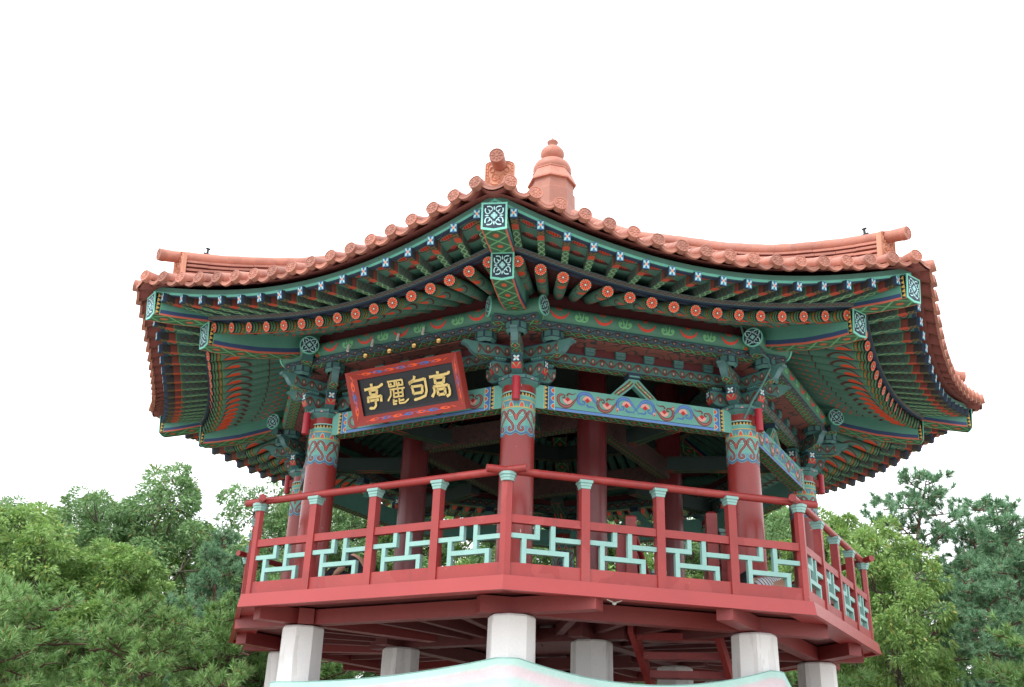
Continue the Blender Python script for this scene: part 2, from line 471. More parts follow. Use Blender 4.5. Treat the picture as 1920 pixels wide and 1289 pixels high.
# ---- granite posts
mb = MB(); q = .268
mb.lathe([(q + .035, 0), (q + .03, 1.2), (q + .006, 3.372), (q - .012, 3.395), (q - .06, 3.407)], 8, 'granite', rot=PI / 8)
mb.face([((q - .06) * math.cos(PI / 8 + i * PI / 4), (q - .06) * math.sin(PI / 8 + i * PI / 4), 3.407) for i in range(8)], 'granite')
pillar_me = mb.mesh('stone_post')
def polar(R, a, z=0): return (R * math.sin(a), -R * math.cos(a), z)
for k in range(8): put('stone_post', pillar_me, pav, az(k) + PI / 8, polar(RC, az(k)))
RIN = 2.1527
INNER = [am(0) + i * PI / 2 for i in range(4)]
for a in INNER: put('stone_post', pillar_me, pav, a, polar(RIN, a))

# ---- floor: boards, beams on the posts, joists, fascia boards
mb = MB()
P8 = [polar(4.86, az(k)) for k in range(8)]
mb.face([(x, y, DECK - .012) for x, y, _ in P8], 'deck_wood')
mb.face([(x, y, DECK - .075) for x, y, _ in P8][::-1], 'joist_red_shaded')
floor = put('floor', mb.mesh('floor'), pav)
for j in range(24):                        # floor planks
    y = -4.8 + j * .4
    w = []
    for sgn in (-1, 1):
        x = 0.
        while x < 4.9:
            ok = all((sgn * x) * math.sin(am(k)) - (y + .2) * math.cos(am(k)) < 4.83 * C8 for k in range(8)) and \
                 all((sgn * x) * math.sin(am(k)) - (y) * math.cos(am(k)) < 4.83 * C8 for k in range(8)) and \
                 all((sgn * x) * math.sin(am(k)) - (y + .39) * math.cos(am(k)) < 4.83 * C8 for k in range(8))
            if not ok: break
            x += .05
        w.append(sgn * x)
    if w[1] - w[0] < .3: continue
    b = MB(); b.box(w[0], w[1], y + .006, y + .394, DECK - .010, DECK + .006, 'deck_wood')
    put('plank', b.mesh('plank'), floor)
def ring_beam(e0, e1, z0=3.412, z1=3.60, hw=.095):
    b = MB(); b.box(-HS - e0, HS + e1, -NC - hw, -NC + hw, z0, z1, 'beam_red_shaded'); return b.mesh('ring_beam')
EXT = {0: (.40, .97), 7: (1.1, 1.1), 1: (1.1, 1.1), 6: (1.1, .28)}
for k in range(8):
    e = EXT.get(k, (1.0, 1.0)); dz = .004 * (k % 2)
    put('ring_beam', ring_beam(*e, z0=3.412 + dz, z1=3.60 - dz), pav, am(k))
mb = MB(); mb.box(-.09, .09, -4.66, -2.0, 3.425, 3.61, 'beam_red_shaded'); radial_me = mb.mesh('radial_beam')
for k in range(8):
    if k in (0, 1): continue
    put('radial_beam', radial_me, pav, az(k))
mb = MB(); mb.box(-.09, .09, -3.95, -1.0, 3.425, 3.61, 'joist_red_shaded'); radial_in = mb.mesh('radial_beam_short')
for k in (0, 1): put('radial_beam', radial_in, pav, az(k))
mb = MB(); mb.box(-RIN * .707 - .5, RIN * .707 + .5, -RIN * .707 - .1, -RIN * .707 + .1, 3.40, 3.585, 'joist_red_shaded'); inner_me = mb.mesh('inner_beam')
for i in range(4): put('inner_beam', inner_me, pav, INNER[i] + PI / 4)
mb = MB(); mb.box(-.05, .05, -3.58, -1.55, 3.47, 3.618, 'joist_red_shaded'); joist_me = mb.mesh('joist')
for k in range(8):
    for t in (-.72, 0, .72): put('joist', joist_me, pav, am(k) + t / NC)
RF = 4.9353
mb = MB()
c0, c1 = RF * C8, (RF - .07) * C8
o0, o1 = RF * S8, (RF - .07) * S8
for (z0, z1) in ((3.541, 3.70),):
    f = [(-o0, -c0), (o0, -c0), (o1, -c1), (-o1, -c1)]; g_ = (RF - .03) / RF
    lo = [(x, y, z0) for x, y in f]; hi = [(x * (g_ if i < 2 else 1), y * (g_ if i < 2 else 1), z1) for i, (x, y) in enumerate(f)]
    mb.face([lo[0], lo[1], hi[1], hi[0]], 'red_fascia'); mb.face([lo[2], lo[3], hi[3], hi[2]], 'red_wood')
    mb.face(hi, 'red_wood'); mb.face(lo[::-1], 'red_wood')
    mb.face([lo[1], lo[2], hi[2], hi[1]], 'red_wood'); mb.face([lo[3], lo[0], hi[0], hi[3]], 'red_wood')
fascia_me = mb.mesh('fascia_board')
mb = MB()                                   # soffit board behind the fascia
mb.box(-1.80, 1.80, -c1 + .01, -c1 + .30, 3.578, 3.60, 'red_wood'); soffit_me = mb.mesh('soffit_board')
for k in range(8):
    put('fascia_board', fascia_me, pav, am(k))
    put('soffit_board', soffit_me, pav, am(k))

# ---- balustrade
RR = 4.7955; NR = RR * C8; HR = RR * S8
post_t = [-HR * .5, 0, HR * .5]
mb = MB(); mb.box(-HR + .03, HR - .03, -NR - .03, -NR + .03, 3.68, 3.856, 'red_wood'); lowboard = mb.mesh('base_board')
mb = MB(); mb.box(-HR + .03, HR - .03, -NR - .034, -NR + .034, 4.296, 4.387, 'red_wood'); midrail = mb.mesh('middle_rail')
mb = MB()
sag = [(-HR - .25, 0), (-HR * .5, 0), (0, 0), (HR * .5, 0), (HR + .25, 0)]
mb.tube([(x, -NR, 4.893) for x, _ in sag], .046, 14, 'red_wood', cap='red_wood'); handrail = mb.mesh('handrail', 40)
mb = MB(); mb.box(-.051, .051, -.051, .051, 3.66, 4.768, 'red_wood'); post_me = mb.mesh('post')
def cap_mesh(n, r0, r1, r2, rot):
    b = MB()
    b.lathe([(r0, 4.764), (r0 * 1.04, 4.79), (r1, 4.80), (r1, 4.822), (r2, 4.832), (r2, 4.858), (r2 * .96, 4.863)], n, 'rail_teal', rot=rot)
    b.face([(r2 * .96 * math.cos(rot + 2 * PI * i / n), r2 * .96 * math.sin(rot + 2 * PI * i / n), 4.863) for i in range(n)], 'rail_teal')
    b.face([(r0 * math.cos(rot + 2 * PI * i / n), r0 * math.sin(rot + 2 * PI * i / n), 4.764) for i in range(n)][::-1], 'rail_teal')
    return b.mesh('post_cap')
cap4 = cap_mesh(4, .080, .094, .112, PI / 4); cap8 = cap_mesh(8, .078, .090, .104, PI / 8)
bay = HR * .5; iw = bay - .102; z0, z1 = 3.856, 4.296; H = z1 - z0; hw = .0265
def bar(a0, a1, b0, b1, d=0.):
    b = MB(); b.box(a0, a1, -.029 - d, .029 + d, b0, b1, 'rail_teal'); return b.mesh('lattice_bar')
A = lambda a: -iw / 2 + a * iw
B = lambda b: z0 + b * H
bars = [bar(A(0), A(.41), B(.68) - hw, B(.68) + hw), bar(A(.41) - 2 * hw, A(.41), B(.68) + hw + .001, B(1)),
        bar(A(.19) - hw, A(.19) + hw, B(0), B(.68) - hw - .001), bar(A(.19) + hw + .001, A(.83), B(.31) - hw, B(.31) + hw),
        bar(A(.83) - 2 * hw, A(.83), B(0), B(.31) - hw - .001), bar(A(.60) - hw, A(.60) + hw, B(.31) + hw + .001, B(1)),
        bar(A(.60) + hw + .001, A(1), B(.66) - hw, B(.66) + hw)]
mb = MB()                                   # corner post: five-sided plan
pl = [(-.062, .03), (-.062, -.028), (0, -.055), (.062, -.028), (.062, .03)]
lo = [(x, y, 3.66) for x, y in pl]; hi = [(x, y, 4.768) for x, y in pl]
for i in range(5): mb.face([lo[i], lo[(i + 1) % 5], hi[(i + 1) % 5], hi[i]], 'red_wood')
mb.face(hi, 'red_wood'); cpost_me = mb.mesh('corner_post')
for k in range(8):
    bal = put('balustrade', lowboard, pav, am(k))
    put('middle_rail', midrail, bal); h = put('handrail', handrail, bal); h.location.z = .004 * (k % 2)
    for t in post_t:
        put('post', post_me, bal, 0, (t, -NR, 0)); put('post_cap', cap4, bal, 0, (t, -NR, 0))
    put('corner_post', cpost_me, bal, -PI / 8, (-HR, -NR, 0)); put('post_cap', cap8, bal, -PI / 8, (-HR, -NR, 0))
    for i in range(4):
        for me in bars: put('lattice_bar', me, bal, 0, (-HR + bay * (i + .5), -NR, 0))

# ---- columns
CRAD = .208
def column_mesh(top, mt='red_column'):
    b = MB(); b.tube([(0, 0, DECK), (0, 0, DECK + .6), (0, 0, 5.0), (0, 0, top)], [CRAD + .012, CRAD + .010, CRAD + .003, CRAD - .004], 40, mt, up=(0, 1, 0))
    return b.mesh('column', 40)
col_me = column_mesh(6.2)
inner_col = column_mesh(8.2, 'red_inner_shaded')
def cyl(r):                                 # wrap: u = arc length round the column, v = height
    return lambda u, v: (r * math.sin(u / CRAD), -r * math.cos(u / CRAD), v)
def sleeve():
    b = MB(); CIR = 2 * PI * CRAD; n5 = 5; W = CIR / n5; N = 100
    r0, r1, r2, r3 = CRAD + .003, CRAD + .005, CRAD + .0065, CRAD + .008
    def low(u):                             # scalloped lower edge: lobes under each heart half
        a = (u / (W / 2)) % 1.0
        return 5.545 - .034 * math.sin(a * PI)
    def bandq(za, zb, r, mat):
        f = cyl(r)
        for i in range(N):
            u0, u1 = CIR * i / N, CIR * (i + 1) / N
            b.face([f(u0, za(u0) if callable(za) else za), f(u1, za(u1) if callable(za) else za),
                    f(u1, zb(u1) if callable(zb) else zb), f(u0, zb(u0) if callable(zb) else zb)], mat)
    bandq(low, lambda u: low(u) + .007, r0, 'paint_teal'); bandq(lambda u: low(u) + .009, lambda u: low(u) + .028, r0, 'paint_edge')
    bandq(lambda u: low(u) + .028, 5.64, r0, 'paint_sky'); bandq(5.64, 5.868, r0, 'paint_teal')
    bandq(5.868, 5.882, r0, 'paint_yellow'); bandq(5.882, 5.965, r0, 'paint_sky'); bandq(5.965, 5.978, r0, 'paint_yellow')
    bandq(5.978, 6.022, r0, 'paint_teal'); bandq(6.022, 6.03, r0, 'paint_mint'); bandq(6.03, 6.075, r0, 'paint_dark')
    bandq(6.075, 6.09, r0, 'paint_mint')
    f1, f2, f3 = cyl(r1), cyl(r2), cyl(r3)
    for i in range(n5 * 2):
        c = (i + .5) * W / 2
        b.poly([(c - .038, 5.884), (c + .038, 5.884), (c + .022, 5.94), (c, 5.958), (c - .022, 5.94)], f1, 'paint_mint')
        b.poly([(c - .026, 5.886), (c + .026, 5.886), (c + .012, 5.93), (c, 5.942), (c - .012, 5.93)], f2, 'paint_orange')
        b.poly([(c - W / 4 - .022, 5.884), (c - W / 4 + .022, 5.884), (c - W / 4, 5.925)], f1, 'paint_leaf')
        for q in range(3): b.poly([(c - .055 + q * .045, 6.032), (c - .02 + q * .045, 6.032), (c - .038 + q * .045, 6.072)], f1, 'paint_yellow')
    for i in range(n5):
        c = (i) * W
        for sg in (-1, 1):
            top = bez((c, 5.70), (c + sg * .03, 5.86), (c + sg * .125, 5.87), (c + sg * .118, 5.76), 10) + \
                  bez((c + sg * .118, 5.76), (c + sg * .10, 5.70), (c + sg * .05, 5.69), (c + sg * .03, 5.62), 8)[1:] + \
                  spiral(c + sg * .068, 5.602, .040, .012, PI if sg > 0 else 0, (PI if sg > 0 else 0) + sg * 4.6, 12)[1:]
            b.ribbon(top, .043, f1, 'paint_teal_pale'); b.ribbon(top, .034, f2, 'paint_brown'); b.ribbon(top, .010, f3, 'paint_pinkbrown')
            inn = spiral(c + sg * .066, 5.795, .036, .010, PI * .5, PI * .5 - sg * 5.2, 12)
            b.ribbon(inn, .024, f1, 'paint_cyan'); b.ribbon(inn, .013, f2, 'paint_green')
        b.ell(c, 5.755, .016, .022, f2, 'paint_orange', 8)
    return b.mesh('painted_sleeve')
sleeve_me = sleeve()
for k in range(8):
    c = put('column', col_me, pav, az(k), polar(RC, az(k)))
    put('painted_sleeve', sleeve_me, c)
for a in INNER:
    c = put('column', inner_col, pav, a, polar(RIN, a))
# ---- bead peg hanging before each column top
mb = MB()
mb.tube([(0, -4.30, 5.935), (0, -4.30, 6.235)], .050, 16, 'red_bright', cap='red_bright', up=(0, 1, 0))
peg_me = mb.mesh('peg', 40)
mb = MB(); mb.box(-.04, .04, -4.26, -4.18, 6.03, 6.15, 'red_wood'); stub_me = mb.mesh('peg_tenon')
for k in range(8):
    p = put('peg', peg_me, pav, az(k)); put('peg_tenon', stub_me, p)

# ---- painted tie beams between the columns
ZB0, ZB1 = 5.93, 6.24
def tie_beam():
    b = MB(); L = HS - CRAD + .02
    b.box(-L, L, -NC - .095, -NC + .095, ZB0, ZB1, 'paint_teal', bottom='lattice')
    return b.mesh('tie_beam')
def scroll_paint(y, L, zc, h):
    """teal beam decoration: end bands and a mirrored run of brown and blue scrolls with lotus buds"""
    b = MB(); lay = lambda d: (lambda u, v: (u, y - d, v))
    f0, f1, f2, f3 = lay(.0015), lay(.003), lay(.0045), lay(.006)
    zb, zt = zc - h / 2, zc + h / 2
    for s in (-1, 1):
        def rect(u0, u1, mat, f): b.poly([(s * u0, zb + .002), (s * u1, zb + .002), (s * u1, zt - .002), (s * u0, zt - .002)], f, mat)
        rect(L - .105, L - .115, 'paint_mint', f1); rect(L - .115, L - .165, 'paint_dark', f0); rect(L - .165, L - .175, 'paint_mint', f1)
        rect(L - .175, L - .245, 'paint_blue', f0); rect(L - .245, L - .256, 'paint_mint', f1)
        for i in range(6):
            zz = zb + h * i / 6
            b.poly([(s * (L - .118), zz), (s * (L - .118), zz + h / 6), (s * (L - .160), zz + h / 12)], f1, 'paint_yellow')
        for i in range(3):
            zz = zb + h * (i + .5) / 3
            b.poly([(s * (L - .245), zz - .045), (s * (L - .245), zz + .045), (s * (L - .215), zz + .03), (s * (L - .195), zz), (s * (L - .215), zz - .03)], f1, 'paint_mint')
            b.poly([(s * (L - .245), zz - .032), (s * (L - .245), zz + .032), (s * (L - .222), zz + .02), (s * (L - .208), zz), (s * (L - .222), zz - .02)], f2, 'paint_orange')
    b.poly([(-L + .256, zb + .002), (L - .256, zb + .002), (L - .256, zb + .034), (-L + .256, zb + .034)], f0, 'paint_sky2')
    b.poly([(-L + .256, zb + .034), (L - .256, zb + .034), (L - .256, zb + .042), (-L + .256, zb + .042)], f0, 'paint_navy')
    W = (L - .285) / 4
    for s in (-1, 1):
        for i in range(4):
            cx = s * (W * (3.5 - i)); up = 1 if i % 2 == 0 else -1        # brown troughs and blue crests in turn, from the ends inward
            main, mid = ('paint_brown', 'paint_pinkbrown') if up > 0 else ('paint_blue', 'paint_sky2')
            cz = zc + .016; k = W / .30
            X = lambda P: [(cx - s * x * k, cz + up * z * 1.08) for x, z in P]  # x runs from the beam end towards its middle
            body = bez((-.075, .045), (-.165, .06), (-.165, -.095), (-.03, -.098), 9) + bez((-.03, -.098), (.06, -.10), (.085, -.03), (.19, .062), 8)[1:]
            n = len(body)
            wd = [.030 + .016 * math.sin(PI * q / n) if q < n - 5 else .042 * (n - 1 - q) / 6 + .008 for q in range(n)]
            b.ribbon(X(body), wd, f1, main); b.ribbon(X(body), [x * .42 for x in wd], f2, mid)
            b.ribbon(X(spiral(-.058, .020, .030, .008, 2.2, 2.2 - 5.2, 12)), .017, f1, main)
            b.ribbon(X(bez((-.005, .035), (.02, .11), (.07, .02), (.13, .088), 8)), [.022, .022, .021, .02, .018, .015, .012, .008, .004], f2, main)
            lx, lz = cx - s * .005 * k, cz - up * .008
            b.ell(lx, lz, .070 * k, .062, f2, 'paint_pink', 12, 0, PI if up > 0 else 0, 2 * PI if up > 0 else PI)
            b.poly([(lx - .040 * k, lz), (lx, lz + .036), (lx + .040 * k, lz), (lx, lz - .032)], f3, 'paint_scarlet')
            if i in (1, 2): b.ell(cx - s * .165 * k, cz - up * .06, .016, .028, f3, 'paint_pink', 8); b.ell(cx - s * .165 * k, cz - up * .072, .010, .013, lay(.0075), 'paint_scarlet', 6)
    return b.mesh('scroll_painting')
tb_me = tie_beam(); LB = HS - CRAD + .02
sp_me = scroll_paint(-NC - .095, LB, (ZB0 + ZB1) / 2, ZB1 - ZB0)
for k in range(8):
    t = put('tie_beam', tb_me, pav, am(k)); put('scroll_painting', sp_me, t)
# ---- painted end plates: pale fleur pattern on dark ground
def fleur(b, lay, sx, sy, pale='paint_cyan', wd=.085):
    """four-fold flower drawn in the square -1..1 scaled by sx, sy; lay(d) -> mapping at height d"""
    sc = lambda d: (lambda u, v: lay(d)(u * sx, v * sy))
    f1, f2, f3 = sc(.0020), sc(.0035), sc(.005)
    for q in range(4):
        c, s = math.cos(q * PI / 2), math.sin(q * PI / 2)
        rot = lambda P: [(x * c - y * s, x * s + y * c) for x, y in P]
        b.poly(rot([(-.06, .60), (0, .50), (.06, .60), (.07, .74), (0, .92), (-.07, .74)]), f1, pale)
        for m in (-1, 1):
            big = bez((m * .25, .42), (m * .04, .66), (m * .26, .96), (m * .70, .84), 10)
            n = len(big)
            b.ribbon(rot(big), [wd * (.55 + .75 * i / n) for i in range(n)], f1, pale)
            b.ell(*rot([(m * .26, .43)])[0], .07, .07, f2, pale, 8)
            b.ribbon(rot([(m * .30, .30), (m * .42, .46), (m * .62, .60)]), [wd * .4, wd * .9, wd * .3], f2, pale)
        b.ell(*rot([(0, .17)])[0], .15, .15, f2, 'paint_teal_pale', 10)
    b.ell(0, 0, .10, .10, f3, 'paint_cyan', 9)

def arm_lower(L=.38):
    b = MB()
    b.prism([(0, 6.285), (L - .12, 6.285), (L - .035, 6.33), (L, 6.40), (L, 6.502), (0, 6.502)], -.062, .062, 'paint_deep_teal', 'swirl')
    lay = lambda d: (lambda u, v: (L + .001 + d, u, v))
    b.poly([(-.06, 6.402), (.06, 6.402), (.06, 6.50), (-.06, 6.50)], lay(.001), 'paint_navy')
    for a in range(4): b.ell(.026 * math.cos(PI / 4 + a * PI / 2), 6.452 + .026 * math.sin(PI / 4 + a * PI / 2), .024, .014, lay(.002), 'paint_cyan', 8, PI / 4 + a * PI / 2)
    b.ell(0, 6.452, .017, .017, lay(.003), 'paint_pink', 8)
    lo = lambda d: (lambda u, v: (L - .035 + .035 * v - d * .2, u, 6.33 + .07 * v)) if 0 else (lambda u, v: (L - .035 + .035 * v + .002, u, 6.33 + .07 * v - .002))
    b.poly([(-.058, 0), (.058, 0), (.058, 1), (-.058, 1)], lo(0), 'paint_scarlet')
    lo2 = lambda u, v: (L - .035 + .035 * v + .004, u, 6.33 + .07 * v - .004)
    b.ribbon([(-.045, .95), (0, .15), (.045, .95)], .02, lambda u, v: lo2(u, v), 'paint_leaf')
    return b.mesh('bracket_arm')
def arm_upper(L=.77):
    b = MB()
    b.prism([(0, 6.548), (L - .26, 6.548), (L - .20, 6.566), (L - .215, 6.73), (0, 6.73)], -.058, .058, 'lattice_small', 'swirl')
    return b.mesh('bracket_arm')
def beak(L=.77):
    b = MB()
    b.prism([(L - .205, 6.566), (L - .15, 6.585), (L - .115, 6.62), (L - .09, 6.662), (L - .05, 6.69), (L - .004, 6.698), (L, 6.722), (L - .03, 6.742),
             (L - .09, 6.738), (L - .217, 6.732)], -.044, .044, 'paint_slate', 'paint_cap')
    return b.mesh('beak')
mb = MB()
mb.lathe([(.185, 6.165), (.205, 6.172), (.268, 6.222), (.276, 6.235), (.276, 6.288)], 8, 'paint_cap', rot=PI / 8)
mb.face([(.276 * math.cos(PI / 8 + i * PI / 4), .276 * math.sin(PI / 8 + i * PI / 4), 6.288) for i in range(8)], 'paint_navy')
for i in range(8):
    a = i * PI / 4; R = .276 * C8 + .002
    fm = lambda u, v: (R * math.cos(a) - u * math.sin(a), R * math.sin(a) + u * math.cos(a), v)
    mb.poly([(-.10, 6.236), (.10, 6.236), (.10, 6.288), (-.10, 6.288)], fm, 'paint_cap')
    mb.poly([(-.025, 6.24), (.025, 6.24), (0, 6.265)], lambda u, v: (fm(u, v)[0] * 1.008, fm(u, v)[1] * 1.008, v), 'paint_pink')
    e = .276 * S8
    mb.ribbon([(-e, 6.237), (e, 6.237)], .012, lambda u, v: (fm(u, v)[0] * 1.01, fm(u, v)[1] * 1.01, v), 'paint_navy')
    mb.ribbon([(-e + .006, 6.24), (-e + .006, 6.288)], .012, lambda u, v: (fm(u, v)[0] * 1.01, fm(u, v)[1] * 1.01, v), 'paint_navy')
capital_me = mb.mesh('bracket_set')
mb = MB()                                   # little bearing block with a row of yellow teeth
mb.lathe([(.082, 6.502), (.105, 6.522), (.105, 6.548)], 4, 'paint_deep_teal', rot=PI / 4)
for s in (-1, 1):
    for i in range(4):
        mb.face([(-.07 + i * .037, s * .0765, 6.526), (-.04 + i * .037, s * .0765, 6.526), (-.055 + i * .037, s * .0765, 6.545)][::s], 'paint_teal')
block_me = mb.mesh('bearing_block')
mb = MB()                                   # wider block under the purlin crossing
mb.lathe([(.10, 6.735), (.145, 6.775), (.145, 6.858)], 8, 'paint_cap', rot=PI / 8)
mb.lathe([(.1465, 6.770), (.1465, 6.782)], 8, 'paint_navy', rot=PI / 8)
for i in range(8):
    a = PI / 8 + i * PI / 4
    mb.face([(.148 * math.cos(a - .09), .148 * math.sin(a - .09), 6.78), (.148 * math.cos(a + .09), .148 * math.sin(a + .09), 6.78), (.148 * math.cos(a + .09), .148 * math.sin(a + .09), 6.858), (.148 * math.cos(a - .09), .148 * math.sin(a - .09), 6.858)], 'paint_navy')
block_top = mb.mesh('bearing_block_top')
al, au, bk = arm_lower(), arm_upper(), beak()
al_in = arm_lower(.46)
dirs = [-PI / 2, PI + PI / 8, -PI / 8]
for k in range(8):
    br = put('bracket_set', capital_me, pav, az(k), polar(RC, az(k)))
    for i, dr in enumerate(dirs):
        dz = (.0, .003, -.003)[i]
        put('bracket_arm', al, br, dr, (0, 0, dz)); put('bracket_arm', au, br, dr, (0, 0, dz)); put('beak', bk, br, dr, (0, 0, dz))
        put('bearing_block', block_me, br, dr, (.27 * math.cos(dr), .27 * math.sin(dr), dz))
        put('bearing_block', block_top, br, dr, (.46 * math.cos(dr), .46 * math.sin(dr), dz))
    for i, dr in enumerate((PI / 8, PI - PI / 8)):
        put('bracket_arm', al_in, br, dr, (0, 0, .0045 * (1 if i else -1)))
        put('bearing_block', block_me, br, dr, (.36 * math.cos(dr), .36 * math.sin(dr), 0.001))

# ---- middle beams, blocks, flower boards between tie beam and purlin
mb = MB(); mb.box(-HS + .02, HS - .02, -NC - .075, -NC + .075, 6.582, 6.742, 'paint_deep_teal', bottom='lattice_small', front='swirl'); midbeam = mb.mesh('middle_beam')
mb = MB(); mb.lathe([(.075, 6.742), (.10, 6.772), (.10, 6.845)], 4, 'paint_deep_teal', rot=PI / 4)
for s in (-1, 1):
    for i in range(2): mb.poly([(-.06 + i * .062, 6.79), (-.006 + i * .062, 6.79), (-.006 + i * .062, 6.815), (-.06 + i * .062, 6.815)], lambda u, v: (u, s * .0725, v), 'paint_slate')
    mb.poly([(-.068, 6.825), (.068, 6.825), (.068, 6.832), (-.068, 6.832)], lambda u, v: (u, s * .0725, v), 'paint_teal')
soro_me = mb.mesh('bearing_block_small')
mb = MB()
mb.prism([(-.34, 6.242), (-.07, 6.51), (.07, 6.51), (.34, 6.242), (.19, 6.242), (0, 6.42), (-.19, 6.242)], -NC - .045, -NC + .045, 'paint_teal', 'paint_teal')
f = lambda u, v: (u, -NC - .047, v)
for s in (-1, 1):
    P = bez((s * .25, 6.26), (s * .20, 6.33), (s * .12, 6.36), (s * .03, 6.47), 10)
    mb.ribbon(P, .062, f, 'paint_brown'); mb.ribbon(P, .02, lambda u, v: (u, -NC - .049, v), 'paint_leaf')
    for p in (P[2], P[5], P[8]): mb.ell(p[0], p[1], .012, .012, lambda u, v: (u, -NC - .051, v), 'paint_pink', 7)
hwaban_me = mb.mesh('flower_board')
mb = MB(); mb.box(-.085, .085, -NC - .075, -NC + .075, 6.512, 6.58, 'paint_navy')
mb.poly([(-.07, 6.53), (.07, 6.53), (.07, 6.55), (-.07, 6.55)], lambda u, v: (u, -NC - .077, v), 'paint_teal'); hb_block = mb.mesh('flower_board_block')
mb = MB(); mb.box(-HS - .05, HS + .05, -4.0, -NC + .06, 6.848, 6.862, 'cloud_board'); soff2 = mb.mesh('cloud_painted_board')
mb = MB(); mb.box(-HS - .05, HS + .05, -NC - .06, -NC + .06, 6.75, 6.845, 'paint_maroon'); backb = mb.mesh('back_board')
for k in range(8):
    m = put('middle_beam', midbeam, pav, am(k))
    for t in (-1.05, -.62, -.2, .2, .62, 1.05): put('bearing_block', soro_me, m, 0, (t, -NC - .03, 0))
    h = put('flower_board', hwaban_me, pav, am(k)); put('bearing_block', hb_block, h)
    put('cloud_painted_board', soff2, pav, am(k), (0, 0, .0015 * (k % 2)))
    put('back_board', backb, pav, am(k), (0, 0, .0015 * (k % 2)))

# ---- purlins
RP = 4.4167; NP = RP * C8; HP = RP * S8; PE = .367; ZP = 7.0727; PR = .118
mb = MB(); mb.tube([(-HP - PE, -NP, ZP), (0, -NP, ZP), (HP + PE, -NP, ZP)], PR, 24, 'paint_purlin', cap='plate_ground'); purl_me = mb.mesh('purlin', 40)
mb = MB(); mb.box(-HP - PE + .05, HP + PE - .05, -NP - .072, -NP + .072, 6.864, 6.962, 'paint_deep_teal', bottom='lattice_small', front='swirl_blue'); jang_me = mb.mesh('purlin_rail')
def purlin_paint():
    b = MB()
    def lay(d): return lambda u, v: (u, -(NP + (PR + d) * math.cos(v / PR)), ZP - (PR + d) * math.sin(v / PR))   # v: arc, 0 = facing out, + = down
    f1, f2, f3 = lay(.0015), lay(.003), lay(.0045)
    def ring(u0, u1, mat, f):
        for i in range(12):
            v0, v1 = -.20 + .42 * i / 12, -.20 + .42 * (i + 1) / 12
            b.poly([(u0, v0), (u1, v0), (u1, v1), (u0, v1)], f, mat)
    L = HP - .17
    for s in (-1, 1):
        ring(s * (L + .0), s * (L - .013), 'paint_leaf', f2); ring(s * (L - .013), s * (L - .06), 'paint_dark', f1)
        ring(s * (L - .06), s * (L - .072), 'paint_leaf', f2); ring(s * (L - .072), s * (L - .135), 'paint_green2', f1); ring(s * (L - .135), s * (L - .146), 'paint_leaf', f2)
        for q in (-.14, -.02, .10): b.ell(s * (L - .105), q, .020, .028, f3, 'paint_orange', 8)
        for q in range(5): b.ell(s * (L - .036), -.15 + q * .075, .014, .024, f2, 'paint_brown', 6)
    X = L - .20; n = 9
    for i in range(n):
        c = -X + 2 * X * (i + .5) / n
        if i % 2 == 0:                      # red crescent with a small red tuft
            P = bez((c - .12, -.03), (c - .09, .09), (c + .09, .09), (c + .12, -.03), 10)
            b.ribbon(P, [.010 + .026 * math.sin(PI * j / 10) for j in range(11)], f2, 'paint_red2')
            for m in (-1, 1): b.ribbon([(c + m * .012, -.105), (c + m * .020, -.06), (c + m * .034, .02)], [.028, .024, .012], f2, 'paint_red2')
        else:                               # pale green sprig
            for m in (-1, 1):
                P = bez((c, .06), (c + m * .06, .085), (c + m * .10, .03), (c + m * .075, -.01), 7) + spiral(c + m * .066, .012, .022, .008, PI / 2, PI / 2 + m * 4, 6)
                b.ribbon(P, .019, f2, 'paint_leaf2')
                b.ribbon([(c + m * .01, .055), (c + m * .022, .0), (c + m * .035, -.055)], [.026, .019, .006], f2, 'paint_leaf2')
            b.ribbon([(c, .06), (c, -.07)], [.024, .006], f2, 'paint_leaf2')
    # stripes of the rail below
    return b.mesh('purlin_painting')
pp_me = purlin_paint()
def disc_plate(r):
    b = MB()
    N = 28
    b.tube([(0, -.016, 0), (0, .004, 0)], r, N, 'plate_edge', cap='plate_edge')
    lay = lambda d: (lambda u, v: (u, -.0165 - d, v))
    b.ell(0, 0, r * .88, r * .88, lay(.001), 'plate_ground', N)
    fleur(b, lay, r * .80, r * .80, wd=.12)
    return b.mesh('end_disc')
pd_me = disc_plate(.132)
def ring_board():
    b = MB(); n = 16
    for i in range(n):
        x0, x1 = -1.74 + 3.48 * i / n, -1.74 + 3.48 * (i + 1) / n
        b.face([(x0, -NP + .02, 7.10), (x1, -NP + .02, 7.10), (x1, -NP + .06, 7.42), (x0, -NP + .06, 7.42)], 'paint_maroon')
    return b.mesh('wind_board')
wb = ring_board()
for k in range(8):
    p = put('purlin', purl_me, pav, am(k), (0, 0, .002 * (k % 2)))
    tag(put('purlin_painting', pp_me, p), kind='stuff')
    for s in (-1, 1):
        o = put('end_disc', pd_me, p, 0, (s * (HP + PE + .002), -NP, ZP)); o.rotation_euler = (0, 0, s * PI / 2)
    put('purlin_rail', jang_me, pav, am(k), (0, 0, .002 * (k % 2)))
    put('wind_board', wb, pav, am(k))

